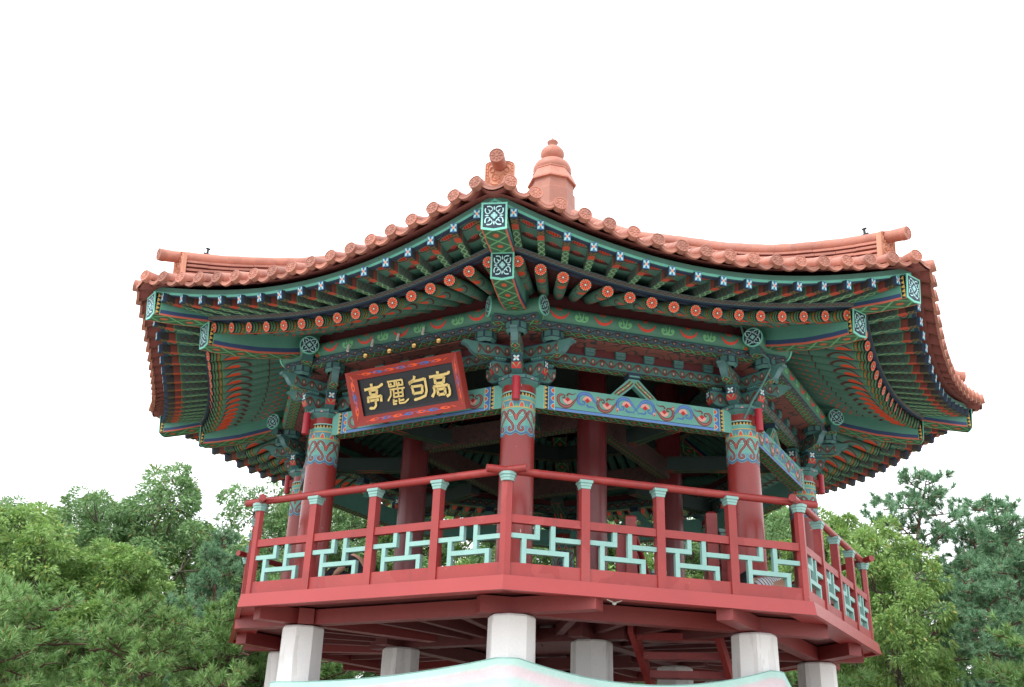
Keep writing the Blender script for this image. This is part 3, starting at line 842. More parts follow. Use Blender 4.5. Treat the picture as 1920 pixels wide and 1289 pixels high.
# ---- eave curves (half side, x along the eave from its middle)
def raf(x): return 5.3256 + .03236 * x * x, 6.8106 + .05501 * x * x - .002653 * x ** 4
def fly(x): return 6.0204 + .02629 * x * x, 6.8709 + .06429 * x * x - .001295 * x ** 4
def til(x): return 6.1839 + .02895 * x * x, 7.0857 + .06525 * x * x - .001807 * x ** 4
def solve_x(curve, rho):
    x = rho * 5.5
    for _ in range(12): x = rho * curve(x)[0]
    return x
ZAX = 7.40                                  # rafter axis over the purlin
def raf_axis(rho, n):
    x = solve_x(raf, rho); ne, ze = raf(x)
    return ze + (ZAX - ze) * (ne - n) / (ne - NP)
def fly_axis(rho, n):
    x = solve_x(raf, rho); ne, ze = raf(x); xb = solve_x(fly, rho); nb, zb = fly(xb)
    n0, z0 = ne + .05, ze + .205
    return z0 + (zb - z0) * (n - n0) / (nb - n0)

# ---- round rafters with flower ends
def flower():
    b = MB(); r = .0715
    lay = lambda d: (lambda u, v: (u, -d, v))
    b.ell(0, 0, r, r, lay(.001), 'paint_dark', 20)
    for i in range(8):
        a = i * PI / 4
        b.ell(.84 * r * math.cos(a + PI / 8), .84 * r * math.sin(a + PI / 8), .0075, .0075, lay(.002), 'paint_white3', 6)
        b.ell(.59 * r * math.cos(a), .59 * r * math.sin(a), .026, .0165, lay(.003), 'paint_vermilion', 8, a)
        b.ell(.47 * r * math.cos(a), .47 * r * math.sin(a), .010, .007, lay(.004), 'paint_brown', 6, a)
    b.ell(0, 0, .019, .019, lay(.005), 'paint_navy', 10); b.ell(0, 0, .012, .012, lay(.006), 'paint_white2', 8)
    return b.mesh('rafter_flower')
fl_me = flower()
RN = 16; RPITCH = .2780; FPITCH = .3120
def frame_euler(d):
    d = Vector(d).normalized(); x = d.cross(Vector((0, 0, 1))).normalized(); z = x.cross(d)
    return Matrix(((x.x, d.x, z.x), (x.y, d.y, z.y), (x.z, d.z, z.z))).to_euler()
rafters = []
for j in range(RN):
    x = (j - 7.5) * RPITCH; ne, ze = raf(x); rho = x / ne
    ni = 2.75
    p0 = Vector((x, -ne, ze)); p1 = Vector((rho * ni, -ni, raf_axis(rho, ni)))
    b = MB(); path = [p0.lerp(p1, t) for t in (0, .03, .25, .5, 1)]
    b.tube(path, [.0735, .0745, .0745, .074, .07], 16, 'rafter', cap='paint_dark')
    rafters.append((b.mesh('rafter', 40), p0, frame_euler(p1 - p0)))
# ---- square flying rafters with cross-flower ends
def cross_end():
    b = MB(); lay = lambda d: (lambda u, v: (u, -d, v)); w, h = .038, .052
    b.poly([(-w, -h), (w, -h), (w, h), (-w, h)], lay(.001), 'paint_royal')
    for sx in (-1, 1):
        for sy in (-1, 1):
            b.poly([(sx * .004, sy * .004), (sx * .030, sy * .016), (sx * .034, sy * .047), (sx * .012, sy * .040)], lay(.002), 'paint_cyan2')
    b.ell(0, 0, .015, .018, lay(.003), 'paint_salmon', 8)
    return b.mesh('cross_flower')
ce_me = cross_end()
flyers = []
for j in range(RN):
    x = (j - 7.5) * FPITCH; nb, zb = fly(x); rho = x / nb
    ni = nb - .90
    p0 = Vector((x, -nb, zb)); p1 = Vector((rho * ni, -ni, fly_axis(rho, ni)))
    d = (p1 - p0); L = d.length; d.normalize()
    sx = d.cross(Vector((0, 0, 1))).normalized(); sz = sx.cross(d)
    b = MB(); w, h = .039, .053
    def c(p, a, e): return p + sx * (a * w) + sz * (e * h)
    uvl = lambda: [(0, 0), (0, 1), (L, 1), (L, 0)]
    b.face([c(p0, -1, -1), c(p0, 1, -1), c(p1, 1, -1), c(p1, -1, -1)], 'flying', uvl())
    b.face([c(p0, 1, -1), c(p0, 1, 1), c(p1, 1, 1), c(p1, 1, -1)], 'flying_side', uvl())
    b.face([c(p0, -1, 1), c(p0, -1, -1), c(p1, -1, -1), c(p1, -1, 1)], 'flying_side', uvl())
    b.face([c(p0, 1, 1), c(p0, -1, 1), c(p1, -1, 1), c(p1, 1, 1)], 'paint_green'); b.face([c(p0, -1, -1), c(p0, -1, 1), c(p0, 1, 1), c(p0, 1, -1)], 'paint_royal')
    b.face([c(p1, -1, -1), c(p1, 1, -1), c(p1, 1, 1), c(p1, -1, 1)], 'paint_green')
    flyers.append((b.mesh('flying_rafter'), p0, frame_euler(d)))
for k in range(8):
    for me, p, e in rafters:
        o = put('rafter', me, pav, am(k)); put('rafter_flower', fl_me, o, 0, p + Vector((0, -.0, 0)), tuple(e))
    for me, p, e in flyers:
        o = put('flying_rafter', me, pav, am(k)); put('cross_flower', ce_me, o, 0, p, tuple(e))

# ---- boards over the rafters, eave strips
def over_rafters():
    b = MB(); NX, NY = 24, 6
    def pt(i, j):
        rho = T8 * (-1 + 2 * i / NX); x = solve_x(raf, rho); ne = raf(x)[0] + .02
        n = 2.5 + (ne - 2.5) * j / NY
        return (rho * n, -n, raf_axis(rho, n) + .085)
    for i in range(NX):
        for j in range(NY):
            b.face([pt(i, j + 1), pt(i + 1, j + 1), pt(i + 1, j), pt(i, j)], 'paint_maroon')
    return b.mesh('rafter_board')
def over_flyers():
    b = MB(); rh = [-T8] + [((j - 7.5) * FPITCH) / fly((j - 7.5) * FPITCH)[0] for j in range(RN)] + [T8]
    for i in range(len(rh) - 1):
        for a in range(3):
            pts, uvs = [], []
            for (rr, tt) in ((rh[i], a), (rh[i + 1], a), (rh[i + 1], a + 1), (rh[i], a + 1)):
                nb = fly(solve_x(fly, rr))[0]; n = nb - .055 - tt * .28
                pts.append((rr * n, -n, fly_axis(rr, n) + .054)); uvs.append((0 if rr == rh[i] else 1, tt * .30))
            b.face(pts, 'gaepan', uvs)
    return b.mesh('eave_board')
def strip(curve, dn0, dn1, dz0, dz1, front, other, name, dx=0.):
    b = MB(); N = 30; ring = []
    L = 0.; prev = None
    for i in range(N + 1):
        rho = T8 * (-1 + 2 * i / N); x = solve_x(curve, rho); n, z = curve(x)
        tp = (1 - .35 * (abs(rho) / T8) ** 6) if name == 'tile_seat' else 1
        P = [(rho * (n + a), -(n + a), z + (e * tp if e > .2 else e)) for a, e in ((dn1, dz0), (dn1, dz1), (dn0, dz1), (dn0, dz0))]
        if prev is not None: L += abs(x - prev)
        prev = x; ring.append((P, L))
    for (a, la), (c, lc) in zip(ring, ring[1:]):
        b.face([a[0], c[0], c[1], a[1]], front, [(la, 0), (lc, 0), (lc, 1), (la, 1)])
        b.face([a[1], c[1], c[2], a[2]], other); b.face([a[3], c[3], c[0], a[0]], other); b.face([a[2], c[2], c[3], a[3]], other)
    return b.mesh(name)
ob, of = over_rafters(), over_flyers()
s1 = strip(raf, -.06, .065, .088, .158, 'swirl_dark', 'paint_navy', 'lower_eave_strip')
s2 = strip(fly, -.10, -.045, .058, .092, 'eave_teal', 'eave_grey', 'upper_eave_strip')
s3 = strip(fly, -.12, -.052, .094, .158, 'eave_grey', 'paint_navy', 'tile_seat')
s4 = strip(fly, -.10, -.050, .046, .057, 'paint_navy', 'paint_navy', 'eave_line')
for k in range(8):
    put('rafter_board', ob, pav, am(k)); put('eave_board', of, pav, am(k))
    put('lower_eave_strip', s1, pav, am(k)); u = put('upper_eave_strip', s2, pav, am(k)); put('tile_seat', s3, u); put('eave_line', s4, u)

# ---- corner beams: lower and upper, each with a fleur end plate (profile along +X = outward)
def corner_plate(name, w, h):
    b = MB(); t = .014; pt_ = .022
    out_ = [(-w, -h), (0, -h - pt_), (w, -h), (w, h), (-w, h)]
    a = [(t, u, v) for u, v in out_]; c = [(0, u, v) for u, v in out_]
    b.face(a, 'plate_edge'); b.face(c[::-1], 'plate_edge')
    for i in range(5): b.face([c[i], c[(i + 1) % 5], a[(i + 1) % 5], a[i]], 'plate_edge')
    lay = lambda d: (lambda u, v: (t + d, u, v))
    k = .86
    b.poly([(u * k, v * k) for u, v in out_], lay(.001), 'plate_ground')
    fleur(b, lay, w * .80, h * .80, wd=.10)
    return b.mesh(name)
def corner_beam(name, pts_low, pts_high, w):
    """pts: (R, z) lists for the lower and the upper edge, outer end first"""
    b = MB(); L = 0.
    n = len(pts_low)
    for i in range(n - 1):
        (r0, z0), (r1, z1) = pts_low[i], pts_low[i + 1]; (s0, y0), (s1_, y1) = pts_high[i], pts_high[i + 1]
        l = math.hypot(r1 - r0, z1 - z0)
        uv = [(L, 0), (L, 1), (L + l, 1), (L + l, 0)]
        b.face([(r0, -w, z0), (r0, w, z0), (r1, w, z1), (r1, -w, z1)], 'lattice_beam', uv)
        for s in (-1, 1):
            def lp(r, za, zb, t): return (r, s * (w + .0005), za + (zb - za) * t)
            for (t0, t1, mt) in ((0, .07, 'paint_coral'), (.07, .24, 'paint_navy2'), (.24, 1, 'beam_green')):
                b.face([lp(r0, z0, y0, t0), lp(r1, z1, y1, t0), lp(r1, z1, y1, t1), lp(r0, z0, y0, t1)][::(1 if s < 0 else -1)], mt)
        b.face([(s0, w, y0), (s0, -w, y0), (s1_, -w, y1), (s1_, w, y1)], 'beam_green'); L += l
    (r0, z0), (s0, y0) = pts_low[0], pts_high[0]
    b.face([(r0, w, z0), (r0, -w, z0), (s0, -w, y0), (s0, w, y0)], 'beam_green')
    for s in (-1, 1):                       # dark triangle band next to the end plate
        f = lambda u, v: (r0 - u, s * (w + .002), z0 + (y0 - z0) * v)
        g2 = lambda u, v: (r0 - u, s * (w + .0035), z0 + (y0 - z0) * v)
        b.poly([(.0, .02), (.055, .02), (.055, .98), (.0, .98)], f, 'paint_dark')
        for i in range(5): b.poly([(.004, .04 + i * .185), (.05, .13 + i * .185), (.004, .215 + i * .185)], g2, 'paint_yellow')
        b.poly([(.055, .02), (.063, .02), (.063, .98), (.055, .98)], f, 'paint_leaf')
    return b.mesh(name)
sar = corner_beam('upper_corner_beam', [(6.63, 6.965), (6.35, 7.00), (5.89, 7.085), (5.4, 7.19), (4.9, 7.33)], [(6.66, 7.265), (6.35, 7.30), (5.89, 7.36), (5.4, 7.46), (4.9, 7.6)], .132)
chu = corner_beam('lower_corner_beam', [(5.88, 6.765), (5.6, 6.785), (5.2, 6.84), (4.8, 6.94), (4.4, 7.06), (3.4, 7.42), (2.6, 7.75)],
                  [(5.91, 7.085), (5.6, 7.12), (5.2, 7.20), (4.8, 7.30), (4.4, 7.42), (3.4, 7.8), (2.6, 8.12)], .126)
sp_ = corner_plate('end_plate', .138, .152); cp_ = corner_plate('end_plate', .132, .158)
for k in range(8):
    s = put('upper_corner_beam', sar, pav, az(k) - PI / 2)
    o = put('end_plate', sp_, s, 0, (6.648, 0, 7.117)); o.rotation_euler = (0, math.atan2(.03, .30), 0)
    c = put('lower_corner_beam', chu, pav, az(k) - PI / 2)
    o = put('end_plate', cp_, c, 0, (5.897, 0, 6.927)); o.rotation_euler = (0, math.atan2(.03, .32), 0)
# ---- tiled roof
RIDGE = [(6.62, 7.86), (6.20, 7.965), (5.87, 8.045), (5.17, 8.265), (4.68, 8.44), (3.91, 8.80), (3.0, 9.30), (2.2, 9.72), (1.5, 10.18), (.9, 10.62), (.3, 11.1)]   # axis of the round ridge tile
def ridge_z(R): return float(np.interp(-R, [-r for r, _ in RIDGE], [z for _, z in RIDGE]))
def hip_z(R): return ridge_z(R) - lerp(.30, .44, min(1, max(0, (R - 4.5) / 2.0)))
def mid_z(n): return float(np.interp(n, [.3, .9, 1.6, 2.6, 3.6, 4.6, 5.4, 6.0, 6.4], [10.55, 10.1, 9.5, 8.85, 8.28, 7.77, 7.41, 7.17, 7.01]))
def roof_z(x, n):
    ne, ze = til(x); nh = max(abs(x) / T8, .3)
    if ne - nh < .05: return ze
    s = (n - nh) / (ne - nh)
    return mid_z(n) + (ze - mid_z(ne)) * s + (hip_z(nh / C8) - mid_z(nh)) * (1 - s)
TP = .2881; TR = .073
mb = MB(); NX, NY = 18, 8
def rp(i, j):
    x = (2.58 * (-1 + 2 * i / NX)); ne = til(x)[0] - .12; nh = min(max(abs(x) / T8, .35), ne - .01)
    n = nh + (ne - nh) * j / NY
    return (x, -n, roof_z(x, n) - .085)
for i in range(NX):
    for j in range(NY): mb.face([rp(i, j + 1), rp(i + 1, j + 1), rp(i + 1, j), rp(i, j)], 'roof_under')
slope_me = mb.mesh('roof_slope')
def row_path(x, step=.24):
    ne, _ = til(x); nh = max(abs(x) / T8, .45) + .02
    cnt = max(2, int((ne - nh) / step) + 1)
    return [(x, -lerp(ne, nh, i / cnt), roof_z(x, lerp(ne, nh, i / cnt))) for i in range(cnt + 1)]
def cover_row(x):
    b = MB(); P = row_path(x); path, rad = [], []
    for i in range(len(P) - 1):             # each tile flares slightly over the next one up: visible joints
        a, c = Vector(P[i]), Vector(P[i + 1])
        path += [a, a.lerp(c, .97)]; rad += [TR + .004, TR - .006]
    b.tube(path, rad, 10, 'roof_tile', up=(0, 0, 1), arc=(-.62, PI + .62))
    return b.mesh('cover_tile_row', 50)
def pan_row(x):
    b = MB(); P = row_path(x if abs(x) < 2.6 else x); hwid = TP / 2 - .02; N = 8
    rows = []
    for i, p in enumerate(P):
        z0 = p[2]
        if i == 0: p = (p[0], p[1] - .015, p[2])
        rows.append([(p[0] + hwid * t, p[1], z0 + .012 - .084 * (1 - t * t)) for t in [(-1 + 2 * q / N) for q in range(N + 1)]])
    for a, c in zip(rows, rows[1:]):
        for q in range(N): b.face([a[q], a[q + 1], c[q + 1], c[q]], 'roof_tile')
    # underside and front lip
    h = .040
    f0 = rows[0]; y0 = f0[0][1]
    lip = [[(px, y0 - .012, pz - h + .0), (px, y0 - .012, pz + .006), (px, y0 + .012, pz + .006), (px, y0 + .02, pz - h)] for px, _, pz in f0]
    for a, c in zip(lip, lip[1:]):
        b.face([a[0], c[0], c[1], a[1]], 'roof_tile'); b.face([a[3], c[3], c[0], a[0]], 'roof_tile'); b.face([a[1], c[1], c[2], a[2]], 'roof_tile')
    for q in range(N):                      # raised border lines on the lip
        a, c = lip[q], lip[q + 1]
        for (e0, e1) in ((0, .007), (.035, .042)):
            b.face([(a[0][0], y0 - .0155, a[0][2] + e0), (c[0][0], y0 - .0155, c[0][2] + e0), (c[0][0], y0 - .0155, c[0][2] + e1), (a[0][0], y0 - .0155, a[0][2] + e1)], 'roof_tile')
    und = [[(px, py, pz - .018) for px, py, pz in r] for r in rows[:3]]
    for a, c in zip(und, und[1:]):
        for q in range(N): b.face([a[q], c[q], c[q + 1], a[q + 1]], 'roof_under')
    return b.mesh('pan_tile_row', 50)
def tile_disc(r=TR + .004):
    b = MB()
    b.tube([(0, -.016, 0), (0, .05, 0)], r, 20, 'roof_tile', cap='roof_tile')
    f = lambda d: (lambda u, v: (u, -.016 - d, v))
    for r0, d in ((r * .93, .006),):        # raised rim
        N = 20
        for i in range(N):
            a, c = 2 * PI * i / N, 2 * PI * (i + 1) / N
            for (ra, rb, da, db) in ((r * 1.0, r * .98, 0, d), (r * .98, r * .86, d, d), (r * .86, r * .83, d, -.004)):
                b.face([f(da)(ra * math.cos(a), ra * math.sin(a)), f(da)(ra * math.cos(c), ra * math.sin(c)), f(db)(rb * math.cos(c), rb * math.sin(c)), f(db)(rb * math.cos(a), rb * math.sin(a))], 'roof_tile')
    for i in range(8):                      # petals in relief
        a = i * PI / 4
        for (cx, rx, ry, d) in ((.52, .28, .15, .011),):
            P = [(r * (cx * math.cos(a) + rx * math.cos(t) * math.cos(a) - ry * math.sin(t) * math.sin(a)), r * (cx * math.sin(a) + rx * math.cos(t) * math.sin(a) + ry * math.sin(t) * math.cos(a))) for t in [q * PI / 3 for q in range(6)]]
            top = f(d)(r * cx * math.cos(a), r * cx * math.sin(a))
            for q in range(6): b.face([f(.001)(*P[q]), f(.001)(*P[(q + 1) % 6]), top], 'roof_tile')
    b.ell(0, 0, r * .2, r * .2, f(.007), 'roof_tile', 8)
    return b.mesh('tile_end_disc')
disc_me = tile_disc()
covers = [((i - 8.5) * TP, cover_row((i - 8.5) * TP)) for i in range(18)]
pans = [((i - 8) * TP, pan_row((i - 8) * TP)) for i in range(17)]
# corner pan tile, in the corner frame (+X outward)
def corner_pan():
    b = MB(); N = 8; xx = 8.5 * TP; ne, ze = til(xx)
    lat = ne * S8 - xx * C8; outw = xx * S8 + ne * C8
    def pt(t, dr, dz): return (outw + .03 * (1 - t * t) + dr, lat * .82 * t, ze + .010 - .084 * (1 - t * t) + dz)
    T = [(-1 + 2 * q / N) for q in range(N + 1)]
    for t0, t1 in zip(T, T[1:]):
        b.face([pt(t0, .027, -.036), pt(t1, .027, -.036), pt(t1, .027, .006), pt(t0, .027, .006)], 'roof_tile')
        b.face([pt(t0, .027, .006), pt(t1, .027, .006), pt(t1, -.45, .12), pt(t0, -.45, .12)], 'roof_tile')
        b.face([pt(t0, -.45, .05), pt(t1, -.45, .05), pt(t1, .0, -.036), pt(t0, .0, -.036)], 'roof_under')
        for (e0, e1) in ((-.036, -.029), (-.001, .006)): b.face([pt(t0, .030, e0), pt(t1, .030, e0), pt(t1, .030, e1), pt(t0, .030, e1)], 'roof_tile')
    return b.mesh('corner_pan_tile', 50)
cpan = corner_pan()
for k in range(8):
    rf = put('roof_slope', slope_me, pav, am(k))
    for x, me in covers:
        put('cover_tile_row', me, rf)
        ne, ze = til(x); o = put('tile_end_disc', disc_me, rf, 0, (x, -ne - .034, ze)); o.rotation_euler = (-.10, 0, 0)
    for x, me in pans: put('pan_tile_row', me, rf)
    put('corner_pan_tile', cpan, pav, az(k) - PI / 2)

# ---- hip ridges (profile frame: +X outward)
def ridge_pts(R0_, R1_, dz, n=26): return [(lerp(R0_, R1_, i / n), 0, ridge_z(lerp(R0_, R1_, i / n)) + dz) for i in range(n + 1)]
mb = MB(); mb.tube(ridge_pts(6.66, .62, 0, 34), [.079 if i % 2 else .084 for i in range(35)], 14, 'roof_tile', cap='roof_tile'); rtop = mb.mesh('hip_ridge', 50)
def course(dz0, dz1, w, R0_=6.33, seed=0):
    b = MB(); rnd = random.Random(seed); R = R0_
    while R > .7:
        l = .30 + rnd.uniform(-.02, .02); R2 = max(R - l, .68); ww = w + rnd.uniform(-.006, .006); g = .004
        e = rnd.uniform(-.003, .003)
        def q(r, s, dz): return (r, s * ww, ridge_z(r) + dz + e)
        A_, B_ = R, R2 + g
        lo = [q(A_, -1, dz0), q(A_, 1, dz0), q(B_, 1, dz0), q(B_, -1, dz0)]; hi = [q(A_, -1, dz1), q(A_, 1, dz1), q(B_, 1, dz1), q(B_, -1, dz1)]
        b.face(hi, 'roof_tile'); b.face(lo[::-1], 'roof_tile')
        for i in range(4): b.face([lo[i], lo[(i + 1) % 4], hi[(i + 1) % 4], hi[i]], 'roof_tile')
        R = R2
    return b.mesh('ridge_course')
courses = [course(-.118 - i * .062, -.086 - i * .062, .125 + .007 * i, 6.34, i) for i in range(6)]
mb = MB()
pp = ridge_pts(6.30, .7, -.08); qq = ridge_pts(6.30, .7, -.55)
for s in (-1, 1):
    for i in range(26):
        a, c, d, e = pp[i], pp[i + 1], qq[i + 1], qq[i]
        mb.face([(a[0], s * .085, a[2]), (c[0], s * .085, c[2]), (d[0], s * .085, d[2]), (e[0], s * .085, e[2])], 'roof_under')
rcore = mb.mesh('ridge_core')
def face_tile():                            # carved end tile: round-topped slab, beaded border, mask-like relief
    b = MB(); w, h = .165, .36
    prof = [(-w, 0), (w, 0), (w, h)] + [(w * math.cos(t), h + .05 * math.sin(t)) for t in [i * PI / 10 for i in range(1, 10)]] + [(-w, h)]
    for x0, x1 in ((0, .045),):
        a = [(x1, u, v) for u, v in prof]; c = [(x0, u, v) for u, v in prof]; n = len(prof)
        b.face(a, 'clay'); b.face(c[::-1], 'clay')
        for i in range(n): b.face([c[i], c[(i + 1) % n], a[(i + 1) % n], a[i]], 'clay')
    lay = lambda d: (lambda u, v: (.045 + d, u, v))
    def ridge_line(pts, wd, d=.012, closed=False):   # raised line of triangular section
        n = len(pts)
        for i in range(n if closed else n - 1):
            p, q = pts[i], pts[(i + 1) % n]; dx, dy = q[0] - p[0], q[1] - p[1]; l = math.hypot(dx, dy) or 1; nx, ny = -dy / l * wd / 2, dx / l * wd / 2
            f = lay
            b.face([f(0)(p[0] + nx, p[1] + ny), f(0)(q[0] + nx, q[1] + ny), f(d)(*q), f(d)(*p)], 'clay')
            b.face([f(d)(*p), f(d)(*q), f(0)(q[0] - nx, q[1] - ny), f(0)(p[0] - nx, p[1] - ny)], 'clay')
    def dome(cx, cy, r, d=.02):
        N = 8
        for i in range(N):
            a, c = 2 * PI * i / N, 2 * PI * (i + 1) / N
            b.face([lay(0)(cx + r * math.cos(a), cy + r * math.sin(a)), lay(0)(cx + r * math.cos(c), cy + r * math.sin(c)), lay(d)(cx, cy)], 'clay')
    for k_ in (.93, .78):
        ridge_line([(u * k_, .02 + v * (.95 if k_ > .9 else .90)) for u, v in prof[1:]] + [(-w * k_, .02)], .012)
    for i in range(9):
        for s in (-1, 1): dome(s * w * .86, .03 + i * .04, .010, .012)
    for s in (-1, 1):
        dome(s * .045, .20, .024, .03)                                          # eyes
        ridge_line([(s * .045 + .042 * math.cos(t), .20 + .042 * math.sin(t)) for t in [i * PI / 5 for i in range(10)]], .014, .014, True)
        ridge_line(spiral(s * .075, .285, .045, .01, PI / 2, PI / 2 - s * 5, 12), .018, .016)   # brows
        ridge_line(bez((s * .015, .11), (s * .08, .10), (s * .12, .12), (s * .115, .20), 8), .018, .015)
        ridge_line(bez((s * .02, .06), (s * .07, .04), (s * .11, .06), (s * .12, .11), 6), .014, .012)
        dome(s * .03, .085, .012, .02)
    dome(0, .145, .026, .035)
    ridge_line([(-.07, .075), (-.03, .060), (.03, .060), (.07, .075)], .018, .016)
    return b.mesh('carved_end_tile')
ft_me = face_tile()
rdisc = tile_disc(.084)
for k in range(8):
    r = put('hip_ridge', rtop, pav, az(k) - PI / 2)
    for me in courses: put('ridge_course', me, r)
    put('ridge_core', rcore, r)
    o = put('carved_end_tile', ft_me, r, 0, (6.345, 0, ridge_z(6.345) - .37)); o.rotation_euler = (0, .06, 0)
    o = put('tile_end_disc', rdisc, r, 0, (6.665, 0, ridge_z(6.665)), (.10, 0, PI / 2))

# ---- finial
mb = MB()
mb.lathe([(.62, 10.35), (.47, 10.75), (.43, 11.15), (.425, 11.47), (.40, 11.48), (.395, 11.51), (.395, 11.692)], 8, 'roof_tile', rot=A0 - PI / 2)
fin = put('finial', mb.mesh('finial'), pav)
mb = MB(); mb.lathe([(.39, 11.688), (.446, 11.695), (.450, 11.722), (.395, 11.85), (.350, 11.945), (.362, 11.952), (.362, 11.972), (.32, 11.985)], 8, 'roof_tile', rot=A0 - PI / 2)
put('finial_cornice', mb.mesh('finial_cornice'), fin)
mb = MB(); mb.lathe([(.325, 11.965), (.350, 12.0), (.352, 12.06), (.32, 12.14), (.25, 12.20), (.185, 12.228), (.175, 12.242), (.14, 12.25)], 32, 'roof_tile')
put('finial_bell', mb.mesh('finial_bell', 60), fin)
mb = MB(); mb.lathe([(.14, 12.235)] + [(.222 * math.cos(t), 12.395 + .172 * math.sin(t)) for t in [-1.0 + i * .2 for i in range(12)]] + [(.07, 12.57)], 32, 'roof_tile')
put('finial_ball', mb.mesh('finial_ball', 60), fin)
mb = MB(); mb.lathe([(.07, 12.565), (.06, 12.60), (.10, 12.645), (.105, 12.665), (.085, 12.69), (.03, 12.72), (0, 12.722)], 24, 'roof_tile')
put('finial_cap', mb.mesh('finial_cap', 60), fin)
mb = MB(); mb.tube([(0, 0, 12.70), (.0, 0, 12.95), (.02, 0, 13.10)], [.014, .012, .008], 6, 'metal')
for z in (12.76, 12.83, 12.93): mb.frustum(8, .022, .010, z, z + .012, 'metal')
put('lightning_rod', mb.mesh('lightning_rod'), fin)
# small rod holders on the side ridges
mb = MB(); mb.box(-.05, .05, -.012, .012, 0, .02, 'paint_dark'); mb.box(-.012, .012, -.012, .012, .02, .085, 'paint_dark'); mb.box(-.03, .03, -.014, .014, .085, .10, 'paint_dark')
hold = mb.mesh('rod_holder')
for k, R in ((7, 6.05), (1, 6.12)): put('rod_holder', hold, pav, az(k) - PI / 2, polar(R, az(k), ridge_z(R) + .078))
# conduit running down the corner of the right hand front column
mb = MB(); a1 = az(1)
def cw(side, up, R=4.3): return (R * math.sin(a1) + side * math.cos(a1), -R * math.cos(a1) + side * math.sin(a1), up)
mb.tube([cw(-.40, 7.3, 4.42), cw(-.38, 7.08, 4.45), cw(-.30, 6.95, 4.52), cw(-.14, 6.82, 4.62), cw(-.11, 6.68, 4.62), cw(-.13, 6.5, 4.5), cw(-.16, 6.3, 4.34), cw(-.15, 6.1, 4.18)], .014, 8, 'paint_cap')
put('conduit', mb.mesh('conduit', 50), pav)

# ---- inner ceiling timbers
mb = MB(); mb.box(-.09, .09, -3.9, -RIN * .9, 6.30, 6.52, 'paint_inner_shaded', bottom='lattice_shaded', front='paint_inner_shaded'); tie2 = mb.mesh('inner_tie')
mb = MB(); mb.box(-RIN * .707, RIN * .707, -RIN * .707 - .09, -RIN * .707 + .09, 6.36, 6.66, 'paint_inner_shaded', bottom='lattice_shaded', front='cloud_dark'); tie3 = mb.mesh('inner_cross_beam')
for k in range(8): put('inner_tie', tie2, pav, az(k))
for i in range(4): put('inner_cross_beam', tie3, pav, INNER[i] + PI / 4)
mb = MB(); P8 = [polar(2.75, az(k)) for k in range(8)]
mb.face([(x, y, 8.05) for x, y, _ in P8][::-1], 'paint_inner_shaded'); put('ceiling', mb.mesh('ceiling'), pav)
mb = MB(); mb.box(-1.15, 1.15, -2.72, -2.58, 7.35, 7.62, 'paint_inner_shaded', bottom='lattice_shaded', front='paint_inner_shaded'); rb = mb.mesh('upper_purlin')
for k in range(8): put('upper_purlin', rb, pav, am(k))

# ---- stair from the ground to the floor, and its newels
def stair():
    top, bot = Vector((1.66, -2.42, 3.62)), Vector((3.45, 1.95, .12))
    d = (bot - top); side = Vector((1.0, -.10, 0)).normalized(); W = .54
    st = MB()
    root = None
    for s in (-1, 1):
        b = MB(); o = side * (W * s)
        n = Vector((0, 0, 1)) * .14
        w2 = side * .035
        P = [top + o - n, top + o + n * .6, bot + o + n * .6, bot + o - n]
        b.face([p - w2 for p in P], 'red_wood'); b.face([p + w2 for p in P][::-1], 'red_wood')
        for i in range(4): b.face([P[i] - w2, P[(i + 1) % 4] - w2, P[(i + 1) % 4] + w2, P[i] + w2][::-1], 'red_wood')
        if root is None: root = put('stair', b.mesh('stair'), pav)
        else: put('stringer', b.mesh('stringer'), root)
    dh = Vector((d.x, d.y, 0)).normalized() * .14
    for i in range(1, 17):
        c = top.lerp(bot, i / 17); b = MB(); u = side * (W - .04)
        lo = [c - u - dh, c + u - dh, c + u + dh, c - u + dh]; hi = [p + Vector((0, 0, .09)) for p in lo]
        b.face(hi, 'red_wood'); b.face(lo[::-1], 'red_wood')
        for q in range(4): b.face([lo[q], lo[(q + 1) % 4], hi[(q + 1) % 4], hi[q]], 'red_wood')
        put('tread', b.mesh('tread'), root)
    for (x, y, h, cap) in ((1.12, -2.70, 1.20, 0), (1.00, -2.60, .98, 1), (2.16, -2.75, 1.26, 0), (2.34, -2.66, .98, 1), (1.55, -1.75, .60, 1), (2.62, -1.70, .50, 1)):
        b = MB(); b.box(-.07, .07, -.07, .07, DECK, DECK + h, 'red_wood')
        if not cap: b.lathe([(.099, DECK + h), (.05, DECK + h + .03), (0, DECK + h + .035)], 4, 'red_wood', rot=PI / 4)
        put('newel', b.mesh('newel'), root, 0, (x, y, 0))
        if cap:
            c = MB(); c.lathe([(.10, DECK + h), (.12, DECK + h + .04), (.15, DECK + h + .05), (.15, DECK + h + .09), (0, DECK + h + .095)], 4, 'rail_teal', rot=PI / 4); put('newel_cap', c.mesh('newel_cap'), root, .2, (x, y, 0))
    for a, c in (((1.16, -2.66, DECK + 1.02), (1.62, -1.55, DECK + .12)), ((1.16, -2.66, DECK + .76), (1.58, -1.65, DECK - .08)), ((2.30, -2.66, DECK + 1.06), (2.66, -1.75, DECK + .58)), ((2.25, -2.66, DECK + .60), (2.70, -1.75, DECK + .25))):
        b = MB(); b.tube([a, c], .04, 10, 'red_wood', cap='red_wood'); put('stair_rail', b.mesh('stair_rail', 50), root)
stair()
# ================================================================== things on and around the pavilion
def side_pt(k, t, n, z):
    m = am(k); return (n * math.sin(m) + t * math.cos(m), -n * math.cos(m) + t * math.sin(m), z)
